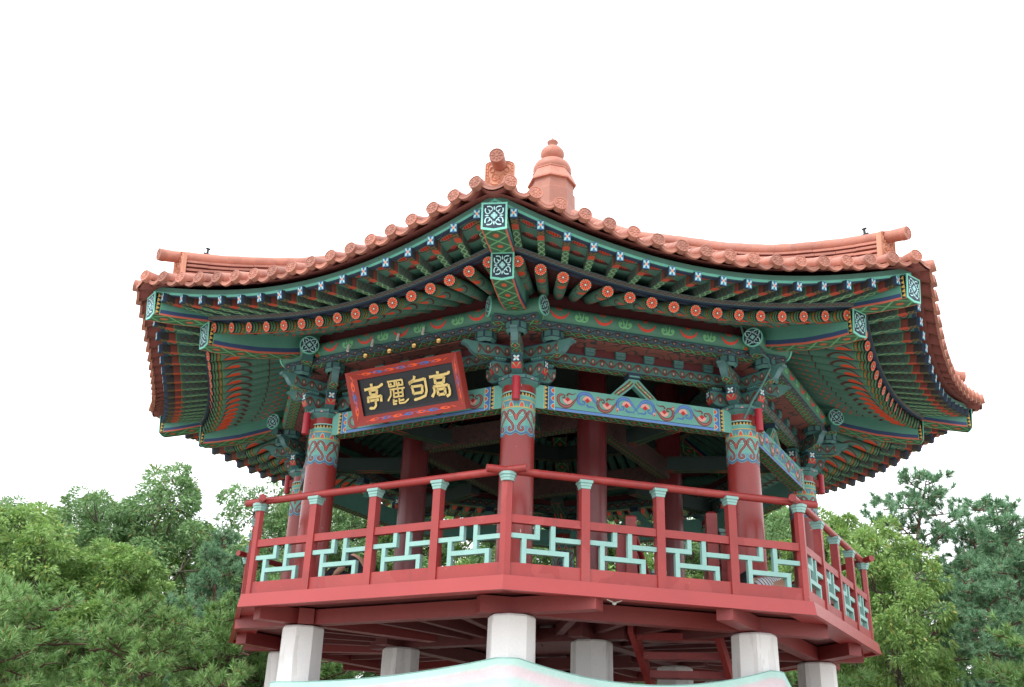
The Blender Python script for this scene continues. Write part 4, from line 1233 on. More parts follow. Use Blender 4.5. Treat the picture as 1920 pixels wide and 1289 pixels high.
# ---- signboard: four gold characters, read from right to left
STROKES = [
 # 高
 [(.545,.159),(.54,.126)], [(.409,.104),(.491,.106),(.609,.104),(.685,.109),(.724,.131)], [(.485,.081),(.485,.005)], [(.475,.079),(.635,.075)], [(.626,.075),(.603,.001)], [(.486,.009),(.604,.006)],
 [(.453,-.027),(.45,-.094),(.401,-.151)], [(.445,-.027),(.672,-.031)], [(.665,-.031),(.675,-.104),(.665,-.153),(.613,-.173)], [(.496,-.068),(.498,-.138)], [(.488,-.068),(.618,-.069)], [(.61,-.069),(.600,-.14)], [(.498,-.135),(.602,-.136)],
 # 句
 [(.195,.154),(.175,.11),(.09,.072)], [(.088,.066),(.158,.088),(.258,.091),(.345,.097)], [(.339,.103),(.339,.029),(.337,-.054),(.306,-.119),(.22,-.138),(.124,-.148)], [(.128,.024),(.137,-.072)], [(.118,.023),(.292,.017)], [(.283,.017),(.268,-.069)], [(.134,-.067),(.272,-.068)],
 # 麗
 [(-.235,.142),(.004,.138)], [(-.218,.138),(-.217,.070)], [(-.127,.138),(-.128,.070)], [(-.218,.074),(-.123,.074)], [(-.196,.112),(-.176,.094)], [(-.096,.138),(-.095,.070)], [(-.004,.138),(-.006,.070)], [(-.097,.074),(.003,.074)], [(-.072,.110),(-.050,.092)],
 [(-.218,.036),(.020,.030)], [(-.204,.036),(-.214,-.037),(-.275,-.105)], [(-.172,-.020),(-.018,-.022)], [(-.180,-.068),(-.022,-.070)], [(-.160,.026),(-.171,-.070)], [(-.090,.060),(-.098,-.070)], [(-.022,.030),(-.031,-.072)],
 [(-.182,-.094),(-.198,-.158),(-.145,-.156)], [(-.187,-.122),(-.130,-.120)], [(-.094,-.092),(-.105,-.158),(-.017,-.158),(.052,-.118)], [(-.100,-.124),(-.021,-.118)],
 # 亭
 [(-.488,.158),(-.49,.118)], [(-.612,.092),(-.497,.098),(-.381,.099),(-.305,.131)], [(-.531,.074),(-.525,.010)], [(-.540,.071),(-.404,.068)], [(-.415,.068),(-.431,.007)], [(-.530,.012),(-.424,.009)],
 [(-.574,-.013),(-.583,-.085)], [(-.582,-.018),(-.354,-.022)], [(-.367,-.018),(-.379,-.095)], [(-.550,-.061),(-.411,-.063)], [(-.464,-.058),(-.472,-.133),(-.508,-.164),(-.586,-.157)]]
FIN = set(range(20, 40))                     # the dense third character is drawn with finer strokes
W2, H2, IW, IH, DP = .86, .3605, .735, .243, .10
mb = MB()
mb.box(-W2 + .02, W2 - .02, DP + .01, DP + .035, -H2 + .02, H2 - .02, 'sign_red')
sign = put('signboard', mb.mesh('signboard'), None, 0, side_pt(7, .134, 4.22, 6.201), (.451, 0, am(7)))
tag(sign, 'tilted black board with gold characters in a red painted frame under the eaves', 'signboard')
O = [(-W2, 0, -H2), (W2, 0, -H2), (W2, 0, H2), (-W2, 0, H2)]; I = [(-IW, DP - .03, -IH), (IW, DP - .03, -IH), (IW, DP - .03, IH), (-IW, DP - .03, IH)]
for i in range(4):
    b = MB(); j = (i + 1) % 4
    b.face([O[i], O[j], I[j], I[i]], 'sign_red')
    ob_ = [(O[q][0], DP + .03, O[q][2]) for q in (i, j)]
    b.face([O[j], O[i], ob_[0], ob_[1]], 'sign_red'); b.face([I[i], I[j], ob_[1], ob_[0]], 'sign_red')
    rnd = random.Random(40 + i)
    def fm(u, v, d=.002):
        a = Vector(O[i]).lerp(Vector(O[j]), u); c = Vector(I[i]).lerp(Vector(I[j]), u); p = a.lerp(c, v)
        nrm = (Vector(O[j]) - Vector(O[i])).cross(Vector(I[i]) - Vector(O[i])).normalized()
        return tuple(p + nrm * d)
    n = 7 if i % 2 == 0 else 3; L = (2 * W2 if i % 2 == 0 else 2 * H2)
    for q in range(n):
        u0 = .10 + .80 * (q + .5) / n; mt = 'paint_vermilion' if q % 2 == 0 else 'paint_blue'; sz = .075 / L; dr = rnd.choice((-1, 1))
        b.ell(u0, .5, sz * 1.1, .17, lambda u, v: fm(u, v), mt, 9)
        b.ribbon([(u0 + dr * sz * .6, .45), (u0 + dr * sz * 1.5, .62), (u0 + dr * sz * 2.1, .42)], .12 if 0 else sz * .5, lambda u, v: fm(u, v, .003), mt)
        b.ribbon([(u0 - dr * sz * .8, .5), (u0 - dr * sz * 1.7, .36)], sz * .4, lambda u, v: fm(u, v, .003), mt)
        b.ell(u0 + sz * .2, .52, sz * .4, .07, lambda u, v: fm(u, v, .004), 'sign_red', 6)
    put('frame_board', b.mesh('frame_board'), sign)
b = MB(); b.face([(-IW - .01, DP - .005, -IH - .01), (IW + .01, DP - .005, -IH - .01), (IW + .01, DP - .005, IH + .01), (-IW - .01, DP - .005, IH + .01)], 'sign_black')
b.face([(-IW, DP - .012, -IH), (IW, DP - .012, -IH), (IW, DP - .004, -IH + .035), (-IW, DP - .004, -IH + .035)], 'sign_black')
put('black_panel', b.mesh('black_panel'), sign)
for lo_, hi_ in ((0, 13), (13, 20), (20, 40), (40, len(STROKES))):
  b = MB()
  for q in range(lo_, hi_):
    s = STROKES[q]
    P = []
    for a, c in zip(s, s[1:]):
        m = max(1, int(math.dist(a, c) / .02))
        P += [(lerp(a[0], c[0], i / m), lerp(a[1], c[1], i / m)) for i in range(m)]
    P.append(s[-1])
    P = [(x - .043, y + .006) for x, y in P]; n = len(P); w0 = .024 if q in FIN else .037
    wd = [w0 * (1.18 if i == 0 else (.9 if 0 < i < n - 2 else 1.1)) for i in range(n)]
    wd[-1] = w0 * (.45 if n > 8 else 1.0)
    b.ribbon(P, wd, lambda u, v: (u, DP - .022, v), 'gold')
    b.ribbon(P, [x + .012 for x in wd], lambda u, v: (u, DP - .008, v), 'paint_dark')
  put('gold_character', b.mesh('gold_character'), sign)

# ---- four spot lamps over the sign
mb = MB(); mb.tube([(0, -.01, .04), (0, -.03, -.06)], [.016, .019], 10, 'paint_white', cap='paint_white')
base_me = mb.mesh('spot_lamp', 50)
for i, ((t0, z0_), (t1, z1_)) in enumerate(zip([(-.832, 6.975), (-.432, 6.979), (-.018, 6.987), (.378, 6.996)], [(-.368, 6.701), (.014, 6.700), (.395, 6.705), (.766, 6.703)])):
    root = tag(empty('spot_lamp', side_pt(7, t0, 4.212, z0_), am(7)),
               'brass spot lamp above the signboard, ' + ['farthest from the front corner column', 'second farthest from the front corner column', 'second closest to the front corner column', 'closest to the front corner column'][i], 'lamp', 'spot lamps over the signboard')
    put('lamp_base', base_me, root)
    d = Vector((t1 - t0, -.21, z1_ - z0_))
    b = MB(); b.tube([(0, -.005, -.02), tuple(d * .5 + Vector((0, -.03, .02))), tuple(d)], .005, 6, 'paint_dark'); put('arm', b.mesh('arm', 50), root)
    b = MB(); b.lathe([(.012, .045), (.030, .035), (.036, .008), (.034, 0)], 14, 'brass'); b.lathe([(.034, -.006), (.034, -.018), (.024, -.034), (0, -.042)], 14, 'brass'); b.lathe([(.031, .002), (.031, -.008)], 14, 'paint_dark')
    put('lamp_head', b.mesh('lamp_head', 60), root, 0, tuple(d), (.5, .35, 0))
# small white twin-arm lamp under the floor edge
mb = MB(); mb.tube([(-.09, 0, .03), (0, 0, 0), (.09, 0, .03)], [.006, .01, .006], 6, 'paint_white'); mb.lathe([(.022, .004), (.026, -.012), (.0, -.03)], 10, 'paint_white')
lamp = put('floor_lamp', mb.mesh('floor_lamp', 50), None, am(0), side_pt(0, -.53, 4.35, 3.53))
tag(lamp, 'small white twin-armed lamp fixed under the red floor edge', 'lamp')

# ---- printed cloth banner slung round the granite posts
def _banner(g):
    u, v = g.uv()                             # v metres below the hem
    w = g.noise(1.3, g.pos(), 3) * .06
    vv = v + w - .03
    c = g.ramp(vv, [(0, (.38, .60, .55)), (.06, (.40, .59, .55)), (.10, (.58, .49, .52)), (.17, (.60, .52, .56)), (.23, (.44, .60, .57)), (.32, (.50, .61, .61)), (.42, (.56, .57, .65)), (1, (.57, .58, .65))])
    sp = g.noise(60, g.pos(), 2) > .70
    return g.mix(sp * .25, c, (.35, .33, .36))
M['banner'] = material('banner', _banner, rough=.8, bump=.4, bscale=14)
def banner_path():
    pts = []                                  # (x, y, top z)
    p7, p0, p1, p2 = [Vector(polar(RC, az(k))) for k in (7, 0, 1, 2)]
    def wrap(c, a0_, a1_, z, n=6): return [(c.x + .335 * math.sin(lerp(a0_, a1_, i / n)), c.y - .335 * math.cos(lerp(a0_, a1_, i / n)), z) for i in range(n + 1)]
    def span(a, b_, za, zb, sag, n=16):
        out = []
        for i in range(1, n):
            t = i / n; p = a.lerp(b_, t); out.append((p.x, p.y, lerp(za, zb, t) - sag * 4 * t * (1 - t)))
        return out
    w7 = wrap(p7, az(7) - 1.2, az(7) + .39, 2.70); w0 = wrap(p0, az(0) - .39, az(0) + .39, 2.90); w1 = wrap(p1, az(1) - .39, az(1) + .39, 2.95); w2 = wrap(p2, az(2) - .39, az(2) + 1.0, 2.62)
    V = lambda p: Vector((p[0], p[1], 0))
    return w7 + span(V(w7[-1]), V(w0[0]), 2.70, 2.90, .07) + w0 + span(V(w0[-1]), V(w1[0]), 2.90, 2.95, .22) + w1 + span(V(w1[-1]), V(w2[0]), 2.95, 2.62, .30) + w2
BP = banner_path()
b = MB(); L = 0.; NV = 8
for i in range(len(BP) - 1):
    a, c = BP[i], BP[i + 1]; l = math.dist(a[:2], c[:2])
    for q in range(NV):
        def pt(p, s, v):
            push = .02 * math.sin(s * 5 + v * 7) * v + .012 * math.sin(s * 17) * v
            r = math.hypot(p[0], p[1]); k_ = 1 + push / r
            return (p[0] * k_, p[1] * k_, p[2] - v)
        v0, v1 = 2.1 * (q / NV) ** 1.5, 2.1 * ((q + 1) / NV) ** 1.5  # extra drop added below view to block bounce light under the floor
        b.face([pt(a, L, v1), pt(c, L + l, v1), pt(c, L + l, v0), pt(a, L, v0)], 'banner', [(L, v1), (L + l, v1), (L + l, v0), (L, v0)])
    L += l
ban = put('banner', b.mesh('banner', 70)); sm = ban.modifiers.new('s', 'SOLIDIFY'); sm.thickness = .004
tag(ban, 'pale mint and pink printed cloth banner slung around the granite posts', 'banner')
b = MB(); b.tube([(x, y, z + .004) for x, y, z in BP], .006, 6, 'rail_teal'); put('hem_rope', b.mesh('hem_rope', 60), ban)
# loose green rope tied across
b = MB(); p0, p1 = Vector(polar(3.72, az(0), 2.80)), Vector(polar(3.8, az(1), 2.55))
b.tube([tuple(p0.lerp(p1, t) - Vector((0, 0, .10 * 4 * t * (1 - t)))) for t in [i / 14 for i in range(15)]], .006, 6, 'paint_teal')
rope = tag(put('rope', b.mesh('rope', 60)), 'thin green rope sagging between two granite posts behind the banner', 'rope')

# ---- people on the floor, seen through the railing
def skin(name, joints, edges, mat, parent=None, loc=(0, 0, 0), rz=0., root=0, sub=2):
    me = bpy.data.meshes.new(name)
    me.from_pydata([j[0] for j in joints], edges, []); me.materials.append(M[mat])
    o = put(name, me, parent, rz, loc)
    s = o.modifiers.new('skin', 'SKIN'); s.use_smooth_shade = True
    for v, j in zip(me.skin_vertices[0].data, joints): r = j[1]; v.radius = r if isinstance(r, tuple) else (r, r)
    me.skin_vertices[0].data[root].use_root = True
    ss = o.modifiers.new('sub', 'SUBSURF'); ss.levels = sub; ss.render_levels = sub
    return o
def _stripes(g):
    p = g.obj(); x = g.n('ShaderNodeSeparateXYZ'); g.nt.links.new(p.o, x.inputs[0]); a = Sk(g, x.outputs[0]); z = Sk(g, x.outputs[2])
    s = ((a * 1.0 + z * .55) / .05).frac()
    return g.mix(s < .26, (.72, .72, .76), (.05, .05, .09))
M['striped_cloth'] = material('striped_cloth', _stripes, rough=.85, wear=.05)
def seated(root_name, label, loc, rz):
    # sitting on the boards, bent forward over the knees; x to the side, -y forward
    root = tag(empty(root_name, loc, rz), label, 'person')
    J = [((0, .02, .12), (.13, .12)), ((0, -.03, .28), (.12, .10)), ((0, -.10, .42), (.13, .09)), ((0, -.14, .48), (.055, .055)), ((0, -.20, .53), (.05, .05)), ((0, -.26, .56), (.085, .09)), ((0, -.29, .50), (.06, .065)),
         ((.17, -.12, .43), .05), ((.22, -.24, .27), .042), ((.14, -.42, .17), .034), ((.10, -.46, .15), .036),
         ((-.17, -.12, .43), .05), ((-.27, -.22, .30), .042), ((-.36, -.40, .30), .034), ((-.39, -.45, .30), .036),
         ((.10, .0, .10), .09), ((.17, -.36, .30), .068), ((.15, -.46, .05), .048), ((.15, -.60, .035), .035),
         ((-.10, .0, .10), .09), ((-.17, -.34, .30), .068), ((-.15, -.46, .05), .048), ((-.15, -.60, .035), .035)]
    E = [(0, 1), (1, 2), (2, 3), (3, 4), (4, 5), (5, 6), (2, 7), (7, 8), (8, 9), (9, 10), (2, 11), (11, 12), (12, 13), (13, 14), (0, 15), (15, 16), (16, 17), (17, 18), (0, 19), (19, 20), (20, 21), (21, 22)]
    skin('body', J, E, 'skin', root)
    for s, w0 in ((1, 10), (-1, 14)):          # fingers
        c = Vector(J[w0][0])
        for f in range(4): skin('finger', [(tuple(c + Vector((.012 * (f - 1.5), -.01, 0))), .009), (tuple(c + Vector((.014 * (f - 1.5), -.05, -.005))), .0085), (tuple(c + Vector((.015 * (f - 1.5), -.078 + .006 * abs(f - 1), -.022))), .0075)], [(0, 1), (1, 2)], 'skin', root, sub=1)
        skin('thumb', [(tuple(c + Vector((-s * .02, .005, 0))), .010), (tuple(c + Vector((-s * .048, -.02, -.004))), .009), (tuple(c + Vector((-s * .055, -.045, -.014))), .008)], [(0, 1), (1, 2)], 'skin', root, sub=1)
    g = lambda i, k_: (J[i][0], tuple(x * k_ for x in (J[i][1] if isinstance(J[i][1], tuple) else (J[i][1], J[i][1]))))
    skin('shirt', [g(0, 1.10), g(1, 1.14), g(2, 1.14), g(7, 1.35), ((.205, -.20, .33), .055), g(11, 1.35), ((-.24, -.19, .345), .055)], [(0, 1), (1, 2), (2, 3), (3, 4), (2, 5), (5, 6)], 'black_cloth', root)
    skin('trousers', [((0, .02, .11), (.145, .125)), g(15, 1.12), g(16, 1.18), g(17, 1.25), g(19, 1.12), g(20, 1.18), g(21, 1.25)], [(0, 1), (1, 2), (2, 3), (0, 4), (4, 5), (5, 6)], 'black_cloth', root)
    skin('hair', [((0, -.235, .60), (.085, .075)), ((0, -.20, .555), (.075, .07)), ((0, -.15, .50), (.05, .04))], [(0, 1), (1, 2)], 'hair', root)
    return root
seated('person', 'person in black clothes sitting hunched on the floor behind the left railing', side_pt(7, -.52, 3.86, DECK + .005), am(7) - 1.35)
def lying(label, loc, rz):
    # lying on one side, knees drawn up, back towards the railing; x along the body
    root = tag(empty('person', loc, rz), label, 'person')
    J = [((0, .02, .15), (.13, .15)), ((.22, -.01, .15), (.12, .14)), ((.44, -.01, .17), (.12, .17)), ((.56, .02, .17), (.05, .05)), ((.64, .04, .17), (.05, .055)), ((.74, .05, .17), (.085, .10)), ((.78, .10, .17), (.055, .06)),
         ((.45, .08, .30), .052), ((.30, .26, .24), .042), ((.42, .42, .10), .034), ((.47, .45, .08), .035), ((.45, .10, .07), .052), ((.50, .32, .06), .042), ((.62, .42, .05), .034), ((.66, .42, .05), .035),
         ((-.04, .06, .23), .09), ((.02, .44, .22), .07), ((-.32, .52, .16), .05), ((-.36, .60, .13), .04), ((-.04, .06, .09), .09), ((-.02, .46, .09), .07), ((-.36, .50, .06), .05), ((-.42, .58, .05), .04)]
    E = [(0, 1), (1, 2), (2, 3), (3, 4), (4, 5), (5, 6), (2, 7), (7, 8), (8, 9), (9, 10), (2, 11), (11, 12), (12, 13), (13, 14), (0, 15), (15, 16), (16, 17), (17, 18), (0, 19), (19, 20), (20, 21), (21, 22)]
    skin('body', J, E, 'skin', root)
    g = lambda i, k_: (J[i][0], tuple(x * k_ for x in (J[i][1] if isinstance(J[i][1], tuple) else (J[i][1], J[i][1]))))
    skin('shirt', [g(0, 1.08), g(1, 1.16), g(2, 1.14), g(7, 1.35), ((.38, .16, .275), .058), g(11, 1.3), ((.47, .20, .066), .056)], [(0, 1), (1, 2), (2, 3), (3, 4), (2, 5), (5, 6)], 'striped_cloth', root)
    skin('trousers', [((-.02, .03, .15), (.14, .155)), g(15, 1.12), g(16, 1.18), g(17, 1.25), g(19, 1.12), g(20, 1.18), g(21, 1.25)], [(0, 1), (1, 2), (2, 3), (0, 4), (4, 5), (5, 6)], 'black_cloth', root)
    skin('hair', [((.80, .03, .18), (.085, .09)), ((.70, .0, .18), (.07, .08))], [(0, 1)], 'hair', root)
    return root
lying('person in a white striped shirt lying on the floor behind the right front railing', side_pt(0, 1.27, 4.16, DECK + .005), am(0) + .02)
# ================================================================== trees
def _leafmat(name, a, b_, trans=.22, rough=.45, hue=None):
    m = bpy.data.materials.new(name); m.use_nodes = True; nt = m.node_tree; g = Gr(nt); p = nt.nodes['Principled BSDF']
    r = g.island(); n = g.noise(.9, g.pos(), 3)
    c = g.mix(g.math('MULTIPLY', r * .6 + n * .5, 1.0), a, b_)
    if hue: c = g.mix((r * 7.13).frac() > .965, c, hue)
    g.put(p.inputs['Base Color'], c); p.inputs['Roughness'].default_value = rough; p.inputs['Specular IOR Level'].default_value = .45
    t = g.n('ShaderNodeBsdfTranslucent'); g.put(t.inputs[0], g.mulc(c, 1.25)); ms = g.n('ShaderNodeMixShader'); ms.inputs[0].default_value = trans
    out = nt.nodes['Material Output']; nt.links.new(p.outputs[0], ms.inputs[1]); nt.links.new(t.outputs[0], ms.inputs[2]); nt.links.new(ms.outputs[0], out.inputs[0])
    return m
M['leaf_oak'] = _leafmat('leaf_oak', (.070, .160, .062), (.27, .45, .18), hue=(.32, .30, .10))
M['leaf_chestnut'] = _leafmat('leaf_chestnut', (.090, .190, .050), (.36, .55, .17), hue=(.40, .36, .09))
M['needle_green'] = _leafmat('needle_green', (.058, .155, .085), (.24, .44, .24), .15, .5, hue=(.24, .15, .08))
M['needle_light'] = _leafmat('needle_light', (.080, .185, .060), (.32, .53, .18), .15, .5, hue=(.34, .19, .09))

def quick_mesh(name, V, F, mat):
    me = bpy.data.meshes.new(name); n, k = F.shape
    me.vertices.add(len(V)); me.vertices.foreach_set('co', V.astype(np.float32).ravel())
    me.loops.add(n * k); me.loops.foreach_set('vertex_index', F.astype(np.int32).ravel())
    me.polygons.add(n); me.polygons.foreach_set('loop_start', (np.arange(n) * k).astype(np.int32))
    me.materials.append(M[mat]); me.update(calc_edges=True); me.validate()
    return me
def norm(a): return a / (np.linalg.norm(a, axis=-1, keepdims=True) + 1e-9)
def leaf_cloud(rng, C, D, L, Wd):
    """long leaves: base C, direction D, length L, half width Wd; four corners folded along the midrib"""
    n = len(C); S = norm(np.cross(D, rng.normal(size=(n, 3)))); N = np.cross(D, S)
    a = C; b = C + D * (L * .42)[:, None] + S * Wd[:, None] + N * (Wd * .35)[:, None]
    t = C + D * L[:, None] - np.array([0, 0, 1]) * (L * .12)[:, None]; d = C + D * (L * .42)[:, None] - S * Wd[:, None] + N * (Wd * .35)[:, None]
    V = np.stack([a, b, t, d], 1).reshape(-1, 3); i = np.arange(n)[:, None] * 4
    return V, (i + np.array([0, 1, 2, 3])).astype(int)
def limb(b, p, q, r0, r1, rng, mat, bend=.12, n=5):
    p, q = np.array(p, float), np.array(q, float); L = np.linalg.norm(q - p); off = rng.normal(size=3) * L * bend
    path = [p + (q - p) * (i / n) + off * math.sin(PI * i / n) for i in range(n + 1)]
    b.tube([tuple(x) for x in path], [r0 + (r1 - r0) * i / n for i in range(n + 1)], 7, mat)
    return path
def broadleaf(seed, H, crown_r, base, leaf, nclump=270, per=165, ll=.15):
    rng = np.random.default_rng(seed); b = MB()
    lean = rng.normal(size=2) * .25
    limb(b, (0, 0, 0), (lean[0], lean[1], H * .66), .16, .06, rng, 'bark', .03, 8)
    lobes = []                                # uneven masses of foliage on their own limbs
    for i in range(13):
        a = i * 2.4 + rng.uniform(-.5, .5); t = (i + .5) / 13
        z = base + (H - base) * (.12 + .76 * t); rr = crown_r * (1.0 - .8 * max(0, t - .4)) * rng.uniform(.42, .86)
        lobes.append((np.array([math.cos(a) * rr, math.sin(a) * rr, z]), crown_r * rng.uniform(.24, .40)))
    lobes.append((np.array([lean[0], lean[1], H - crown_r * .34]), crown_r * .34))
    CC, DD = [], []
    for c, s in lobes:
        limb(b, (lean[0] * .7, lean[1] * .7, max(base * .6, c[2] - s * 1.6 - .8)), c, .060, .022, rng, 'bark', .10)
    wts = np.array([s ** 2 for _, s in lobes]); wts /= wts.sum()
    for i in range(nclump):
        c, s = lobes[rng.choice(len(lobes), p=wts)]
        d = norm(rng.normal(size=3) + np.array([0, 0, .35])); tip = c + d * s * rng.uniform(.72, 1.22)
        if i % 2 == 0: limb(b, c, tip, .018, .005, rng, 'bark', .15, 3)
        m = int(per * rng.uniform(.6, 1.4)); rad = rng.uniform(.20, .40)
        off = norm(rng.normal(size=(m, 3)) + d * .55) * (rng.uniform(.25, 1.0, size=(m, 1)) ** .6) * rad
        off[:, 2] *= .75
        CC.append(tip + off); DD.append(norm(off / rad + d * .35 + rng.normal(size=(m, 3)) * .30 + np.array([0, 0, -.30])))
    C, D = np.concatenate(CC), np.concatenate(DD); n = len(C)
    V, F = leaf_cloud(rng, C, D, rng.uniform(.65, 1.15, n) * ll, rng.uniform(.75, 1.2, n) * ll * .165)
    return b.mesh('trunk', 60), quick_mesh('crown', V, F, leaf)
def pine(seed, H, crown_r, base, leaf, nb=34, upright=.5, nl=.19):
    rng = np.random.default_rng(seed); b = MB()
    top = np.array([*(rng.normal(size=2) * .3), H]); bend = rng.normal(size=2) * .35
    def trunk(t): return np.array([top[0] * t + bend[0] * math.sin(PI * t), top[1] * t + bend[1] * math.sin(PI * t), H * t])
    b.tube([tuple(trunk(i / 12)) for i in range(13)], [.13 * (1 - i / 12) + .015 for i in range(13)], 8, 'bark_pine')
    tc, td = [], []
    for i in range(nb):
        t = base / H + (1 - base / H) * ((i + rng.uniform(0, 1)) / nb); p = trunk(min(t, .99)); a = i * 2.4 + rng.uniform(-.4, .4)
        Lb = crown_r * (1.05 - ((t - base / H) / (1 - base / H)) ** 1.5 * .85) * rng.uniform(.55, 1.1)
        q = p + np.array([math.cos(a) * Lb, math.sin(a) * Lb, Lb * rng.uniform(.05, .38)])
        path = limb(b, p, q, .045 * (1 - t * .6), .014, rng, 'bark_pine', .10, 5)
        for s in range(int(7 + Lb * 5)):
            f = rng.uniform(.28, 1.0); k = min(4, int(f * 5)); o = path[k] + (path[k + 1] - path[k]) * (f * 5 - k if f < 1 else 1)
            aa = rng.uniform(0, 2 * PI); ls = rng.uniform(.25, .62) * (1.15 - .35 * f)
            e = o + np.array([math.cos(aa) * ls, math.sin(aa) * ls, ls * rng.uniform(.1, .75)])
            if s % 2 == 0: limb(b, o, e, .012, .006, rng, 'bark_pine', .1, 2)
            for w_ in range(3):
                g = rng.uniform(.45, 1.05); c = o + (e - o) * g + rng.normal(size=3) * .05
                d = norm(np.array([e - o])[0] * (1 - upright) / max(ls, .1) + np.array([0, 0, upright]) + rng.normal(size=3) * .35)
                tc.append(c); td.append(d)
    tc, td = np.array(tc), np.array(td); n = len(tc); K = 38
    # every tuft: K needles round its shoot
    shoot = rng.uniform(.05, .13, size=(n, 1, 1)) * rng.uniform(0, 1, size=(n, K, 1))
    base_ = tc[:, None, :] + td[:, None, :] * shoot
    nd = norm(td[:, None, :] * .9 + rng.normal(size=(n, K, 3)) * .62)
    Ln = nl * rng.uniform(.65, 1.1, size=(n, K, 1)); sd = norm(np.cross(nd, rng.normal(size=(n, K, 3)))) * .0105
    V = np.stack([base_ - sd, base_ + sd, base_ + nd * Ln], 2).reshape(-1, 3)
    F = np.arange(len(V)).reshape(-1, 3)
    return b.mesh('trunk', 60), quick_mesh('crown', V, F, leaf)
BL = [broadleaf(11, 9.6, 3.0, 3.0, 'leaf_oak'), broadleaf(12, 9.0, 2.6, 2.4, 'leaf_chestnut', 270, 160, .165), broadleaf(13, 9.4, 2.8, 2.2, 'leaf_oak', 290, 165, .135)]
PN = [pine(21, 9.0, 2.5, 2.2, 'needle_green', 40), pine(22, 4.2, 2.3, 1.2, 'needle_light', 28, .55, .17), pine(23, 8.0, 2.2, 1.6, 'needle_green', 38, .45)]
def tree(kind, var, loc, h, rz, label, sx=1.0, group=None):
    src, base_h, nm, cat = {'b': (BL, (9.6, 9.0, 9.4), 'broadleaf_tree', 'tree'), 'p': (PN, (9.0, 4.2, 8.0), 'pine_tree', 'tree')}[kind]
    s = h / base_h[var]
    root = empty(nm, loc, rz); root.scale = (s * sx, s * sx, s)
    tag(root, label, cat, group)
    put('trunk', src[var][0], root); put('crown', src[var][1], root)
G1, G2, G3, G4 = 'broadleaf trees left of the pavilion', 'trees behind the pavilion', 'pines right of the pavilion', 'low pines left of the pavilion'
tree('b', 1, (-11.6, 6.3, 0), 6.9, .3, 'light green long-leaved tree left of the dark rounded oak', 1.15, G1)
tree('b', 0, (-10.3, 12.1, 0), 9.25, 1.2, 'tallest dark oak with open crown and visible limbs against the sky', 1.05, G1)
tree('b', 2, (-12.9, 11.0, 0), 8.7, 2.2, 'dark oak peeping out behind the light long-leaved tree', 1.0, G1)
tree('b', 2, (-8.2, 14.6, 0), 9.9, .7, 'slender oak rising beside the left end of the railing', .95, G1)
tree('b', 0, (-14.4, 9.0, 0), 7.7, 4.0, 'dark broadleaf tree at the outer edge of the left wood', 1.0, G1)
tree('b', 1, (-9.9, 7.4, 0), 6.3, 2.0, 'shorter yellow-green tree between the low pines and the oaks', 1.2, G1)
tree('b', 2, (-9.6, 16.5, 0), 8.6, 4.1, 'dark oak filling the gap behind the pointed young pine', 1.15, G1)
tree('b', 1, (-11.6, 15.6, 0), 8.8, 3.0, 'dense light-leaved tree behind the open-crowned oak', 1.2, G1)
tree('b', 2, (-14.2, 14.5, 0), 9.0, 1.0, 'dense dark tree behind the long-leaved trees', 1.2, G1)
tree('b', 0, (-7.0, 11.5, 0), 7.0, 2.7, 'rounded oak close behind the left railing corner', .9, G1)
tree('p', 2, (-7.5, 6.9, 0), 6.55, .6, 'blue-green young pine with pointed top beside the pavilion floor', .85)
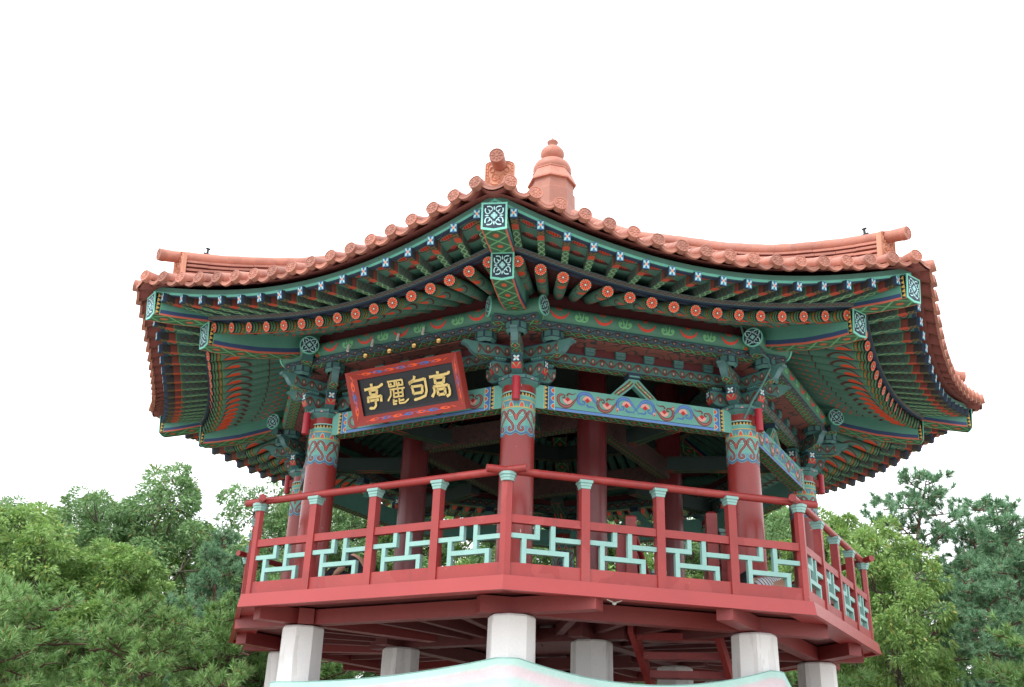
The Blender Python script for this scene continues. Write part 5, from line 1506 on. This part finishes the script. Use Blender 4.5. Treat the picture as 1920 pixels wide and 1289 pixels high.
for i, (x, y, h, r, s, lb) in enumerate([(-8.6, .6, 3.95, .2, 1.1, 'low spreading pine farthest from the pavilion posts'), (-7.2, 1.6, 4.0, 2.1, 1.0, 'low spreading pine second out from the pavilion posts'),
                                        (-6.4, 3.2, 4.35, 3.7, .95, 'low rounded pine in front of the pointed young pine'), (-5.3, 4.6, 4.0, 5.1, .9, 'low pine nearest the left granite posts'), (-9.3, 3.0, 4.4, 1.0, 1.1, 'low pine tucked behind the spreading pines')]):
    tree('p', 1, (x, y, 0), h, r, lb, s, G4)
for i, (x, y, v) in enumerate([(-6.4, 16.5, 0), (-4.6, 17.8, 1), (-2.5, 18.0, 2), (-.3, 18.1, 0), (2.0, 18.0, 1), (4.3, 17.8, 2), (6.4, 16.6, 1)]):
    tree('b', v, (x, y, 0), 10.2 + .3 * (i % 3) * .5, i * 1.3, 'broadleaf tree in the row seen through the railing behind the pavilion', 1.1, G2)
for i, (x, y) in enumerate([(-5.3, 10.5), (-2.8, 11.5), (.2, 11.8), (3.2, 11.2), (5.2, 9.6)]):
    tree('p', 1, (x, y, 0), 5.0, i * 1.9, 'low pine in the undergrowth seen beneath the pavilion floor', 1.1, G2)
tree('b', 2, (7.4, 14.4, 0), 9.6, 3.3, 'broadleaf tree showing between the right-hand columns', .9)
tree('b', 1, (7.7, 11.2, 0), 8.4, 1.9, 'yellow-green long-leaved tree rising beside the right railing corner', .85)
tree('b', 1, (7.5, 7.2, 0), 7.2, 5.0, 'light long-leaved tree pressed against the right railing', .8)
tree('p', 0, (9.9, 9.4, 0), 9.2, .4, 'tall pine with forked top right of the pavilion', 1.0, G3)
tree('p', 2, (10.4, 7.0, 0), 7.85, 2.4, 'blue-green pine with feathery upright top right of the forked pine', 1.05, G3)
tree('p', 0, (11.4, 4.6, 0), 7.1, 4.4, 'pine at the outer edge of the right wood', 1.0, G3)
tree('p', 2, (8.6, 4.9, 0), 5.8, 1.1, 'shorter dense pine in front of the tall forked pine', 1.1, G3)
tree('p', 1, (8.3, 2.6, 0), 4.4, 3.0, 'low pine by the right granite posts', 1.0, G3)
tree('b', 0, (12.6, 13.5, 0), 8.6, 3.0, 'dark broadleaf tree behind the right-hand pines', 1.0)
tree('b', 2, (10.2, 14.5, 0), 8.4, 5.2, 'dark broadleaf tree hidden behind the tall forked pine', 1.0)
tree('p', 0, (11.6, 10.8, 0), 8.2, 2.0, 'pine filling the gap between the forked and the feathery pine', 1.1, G3)
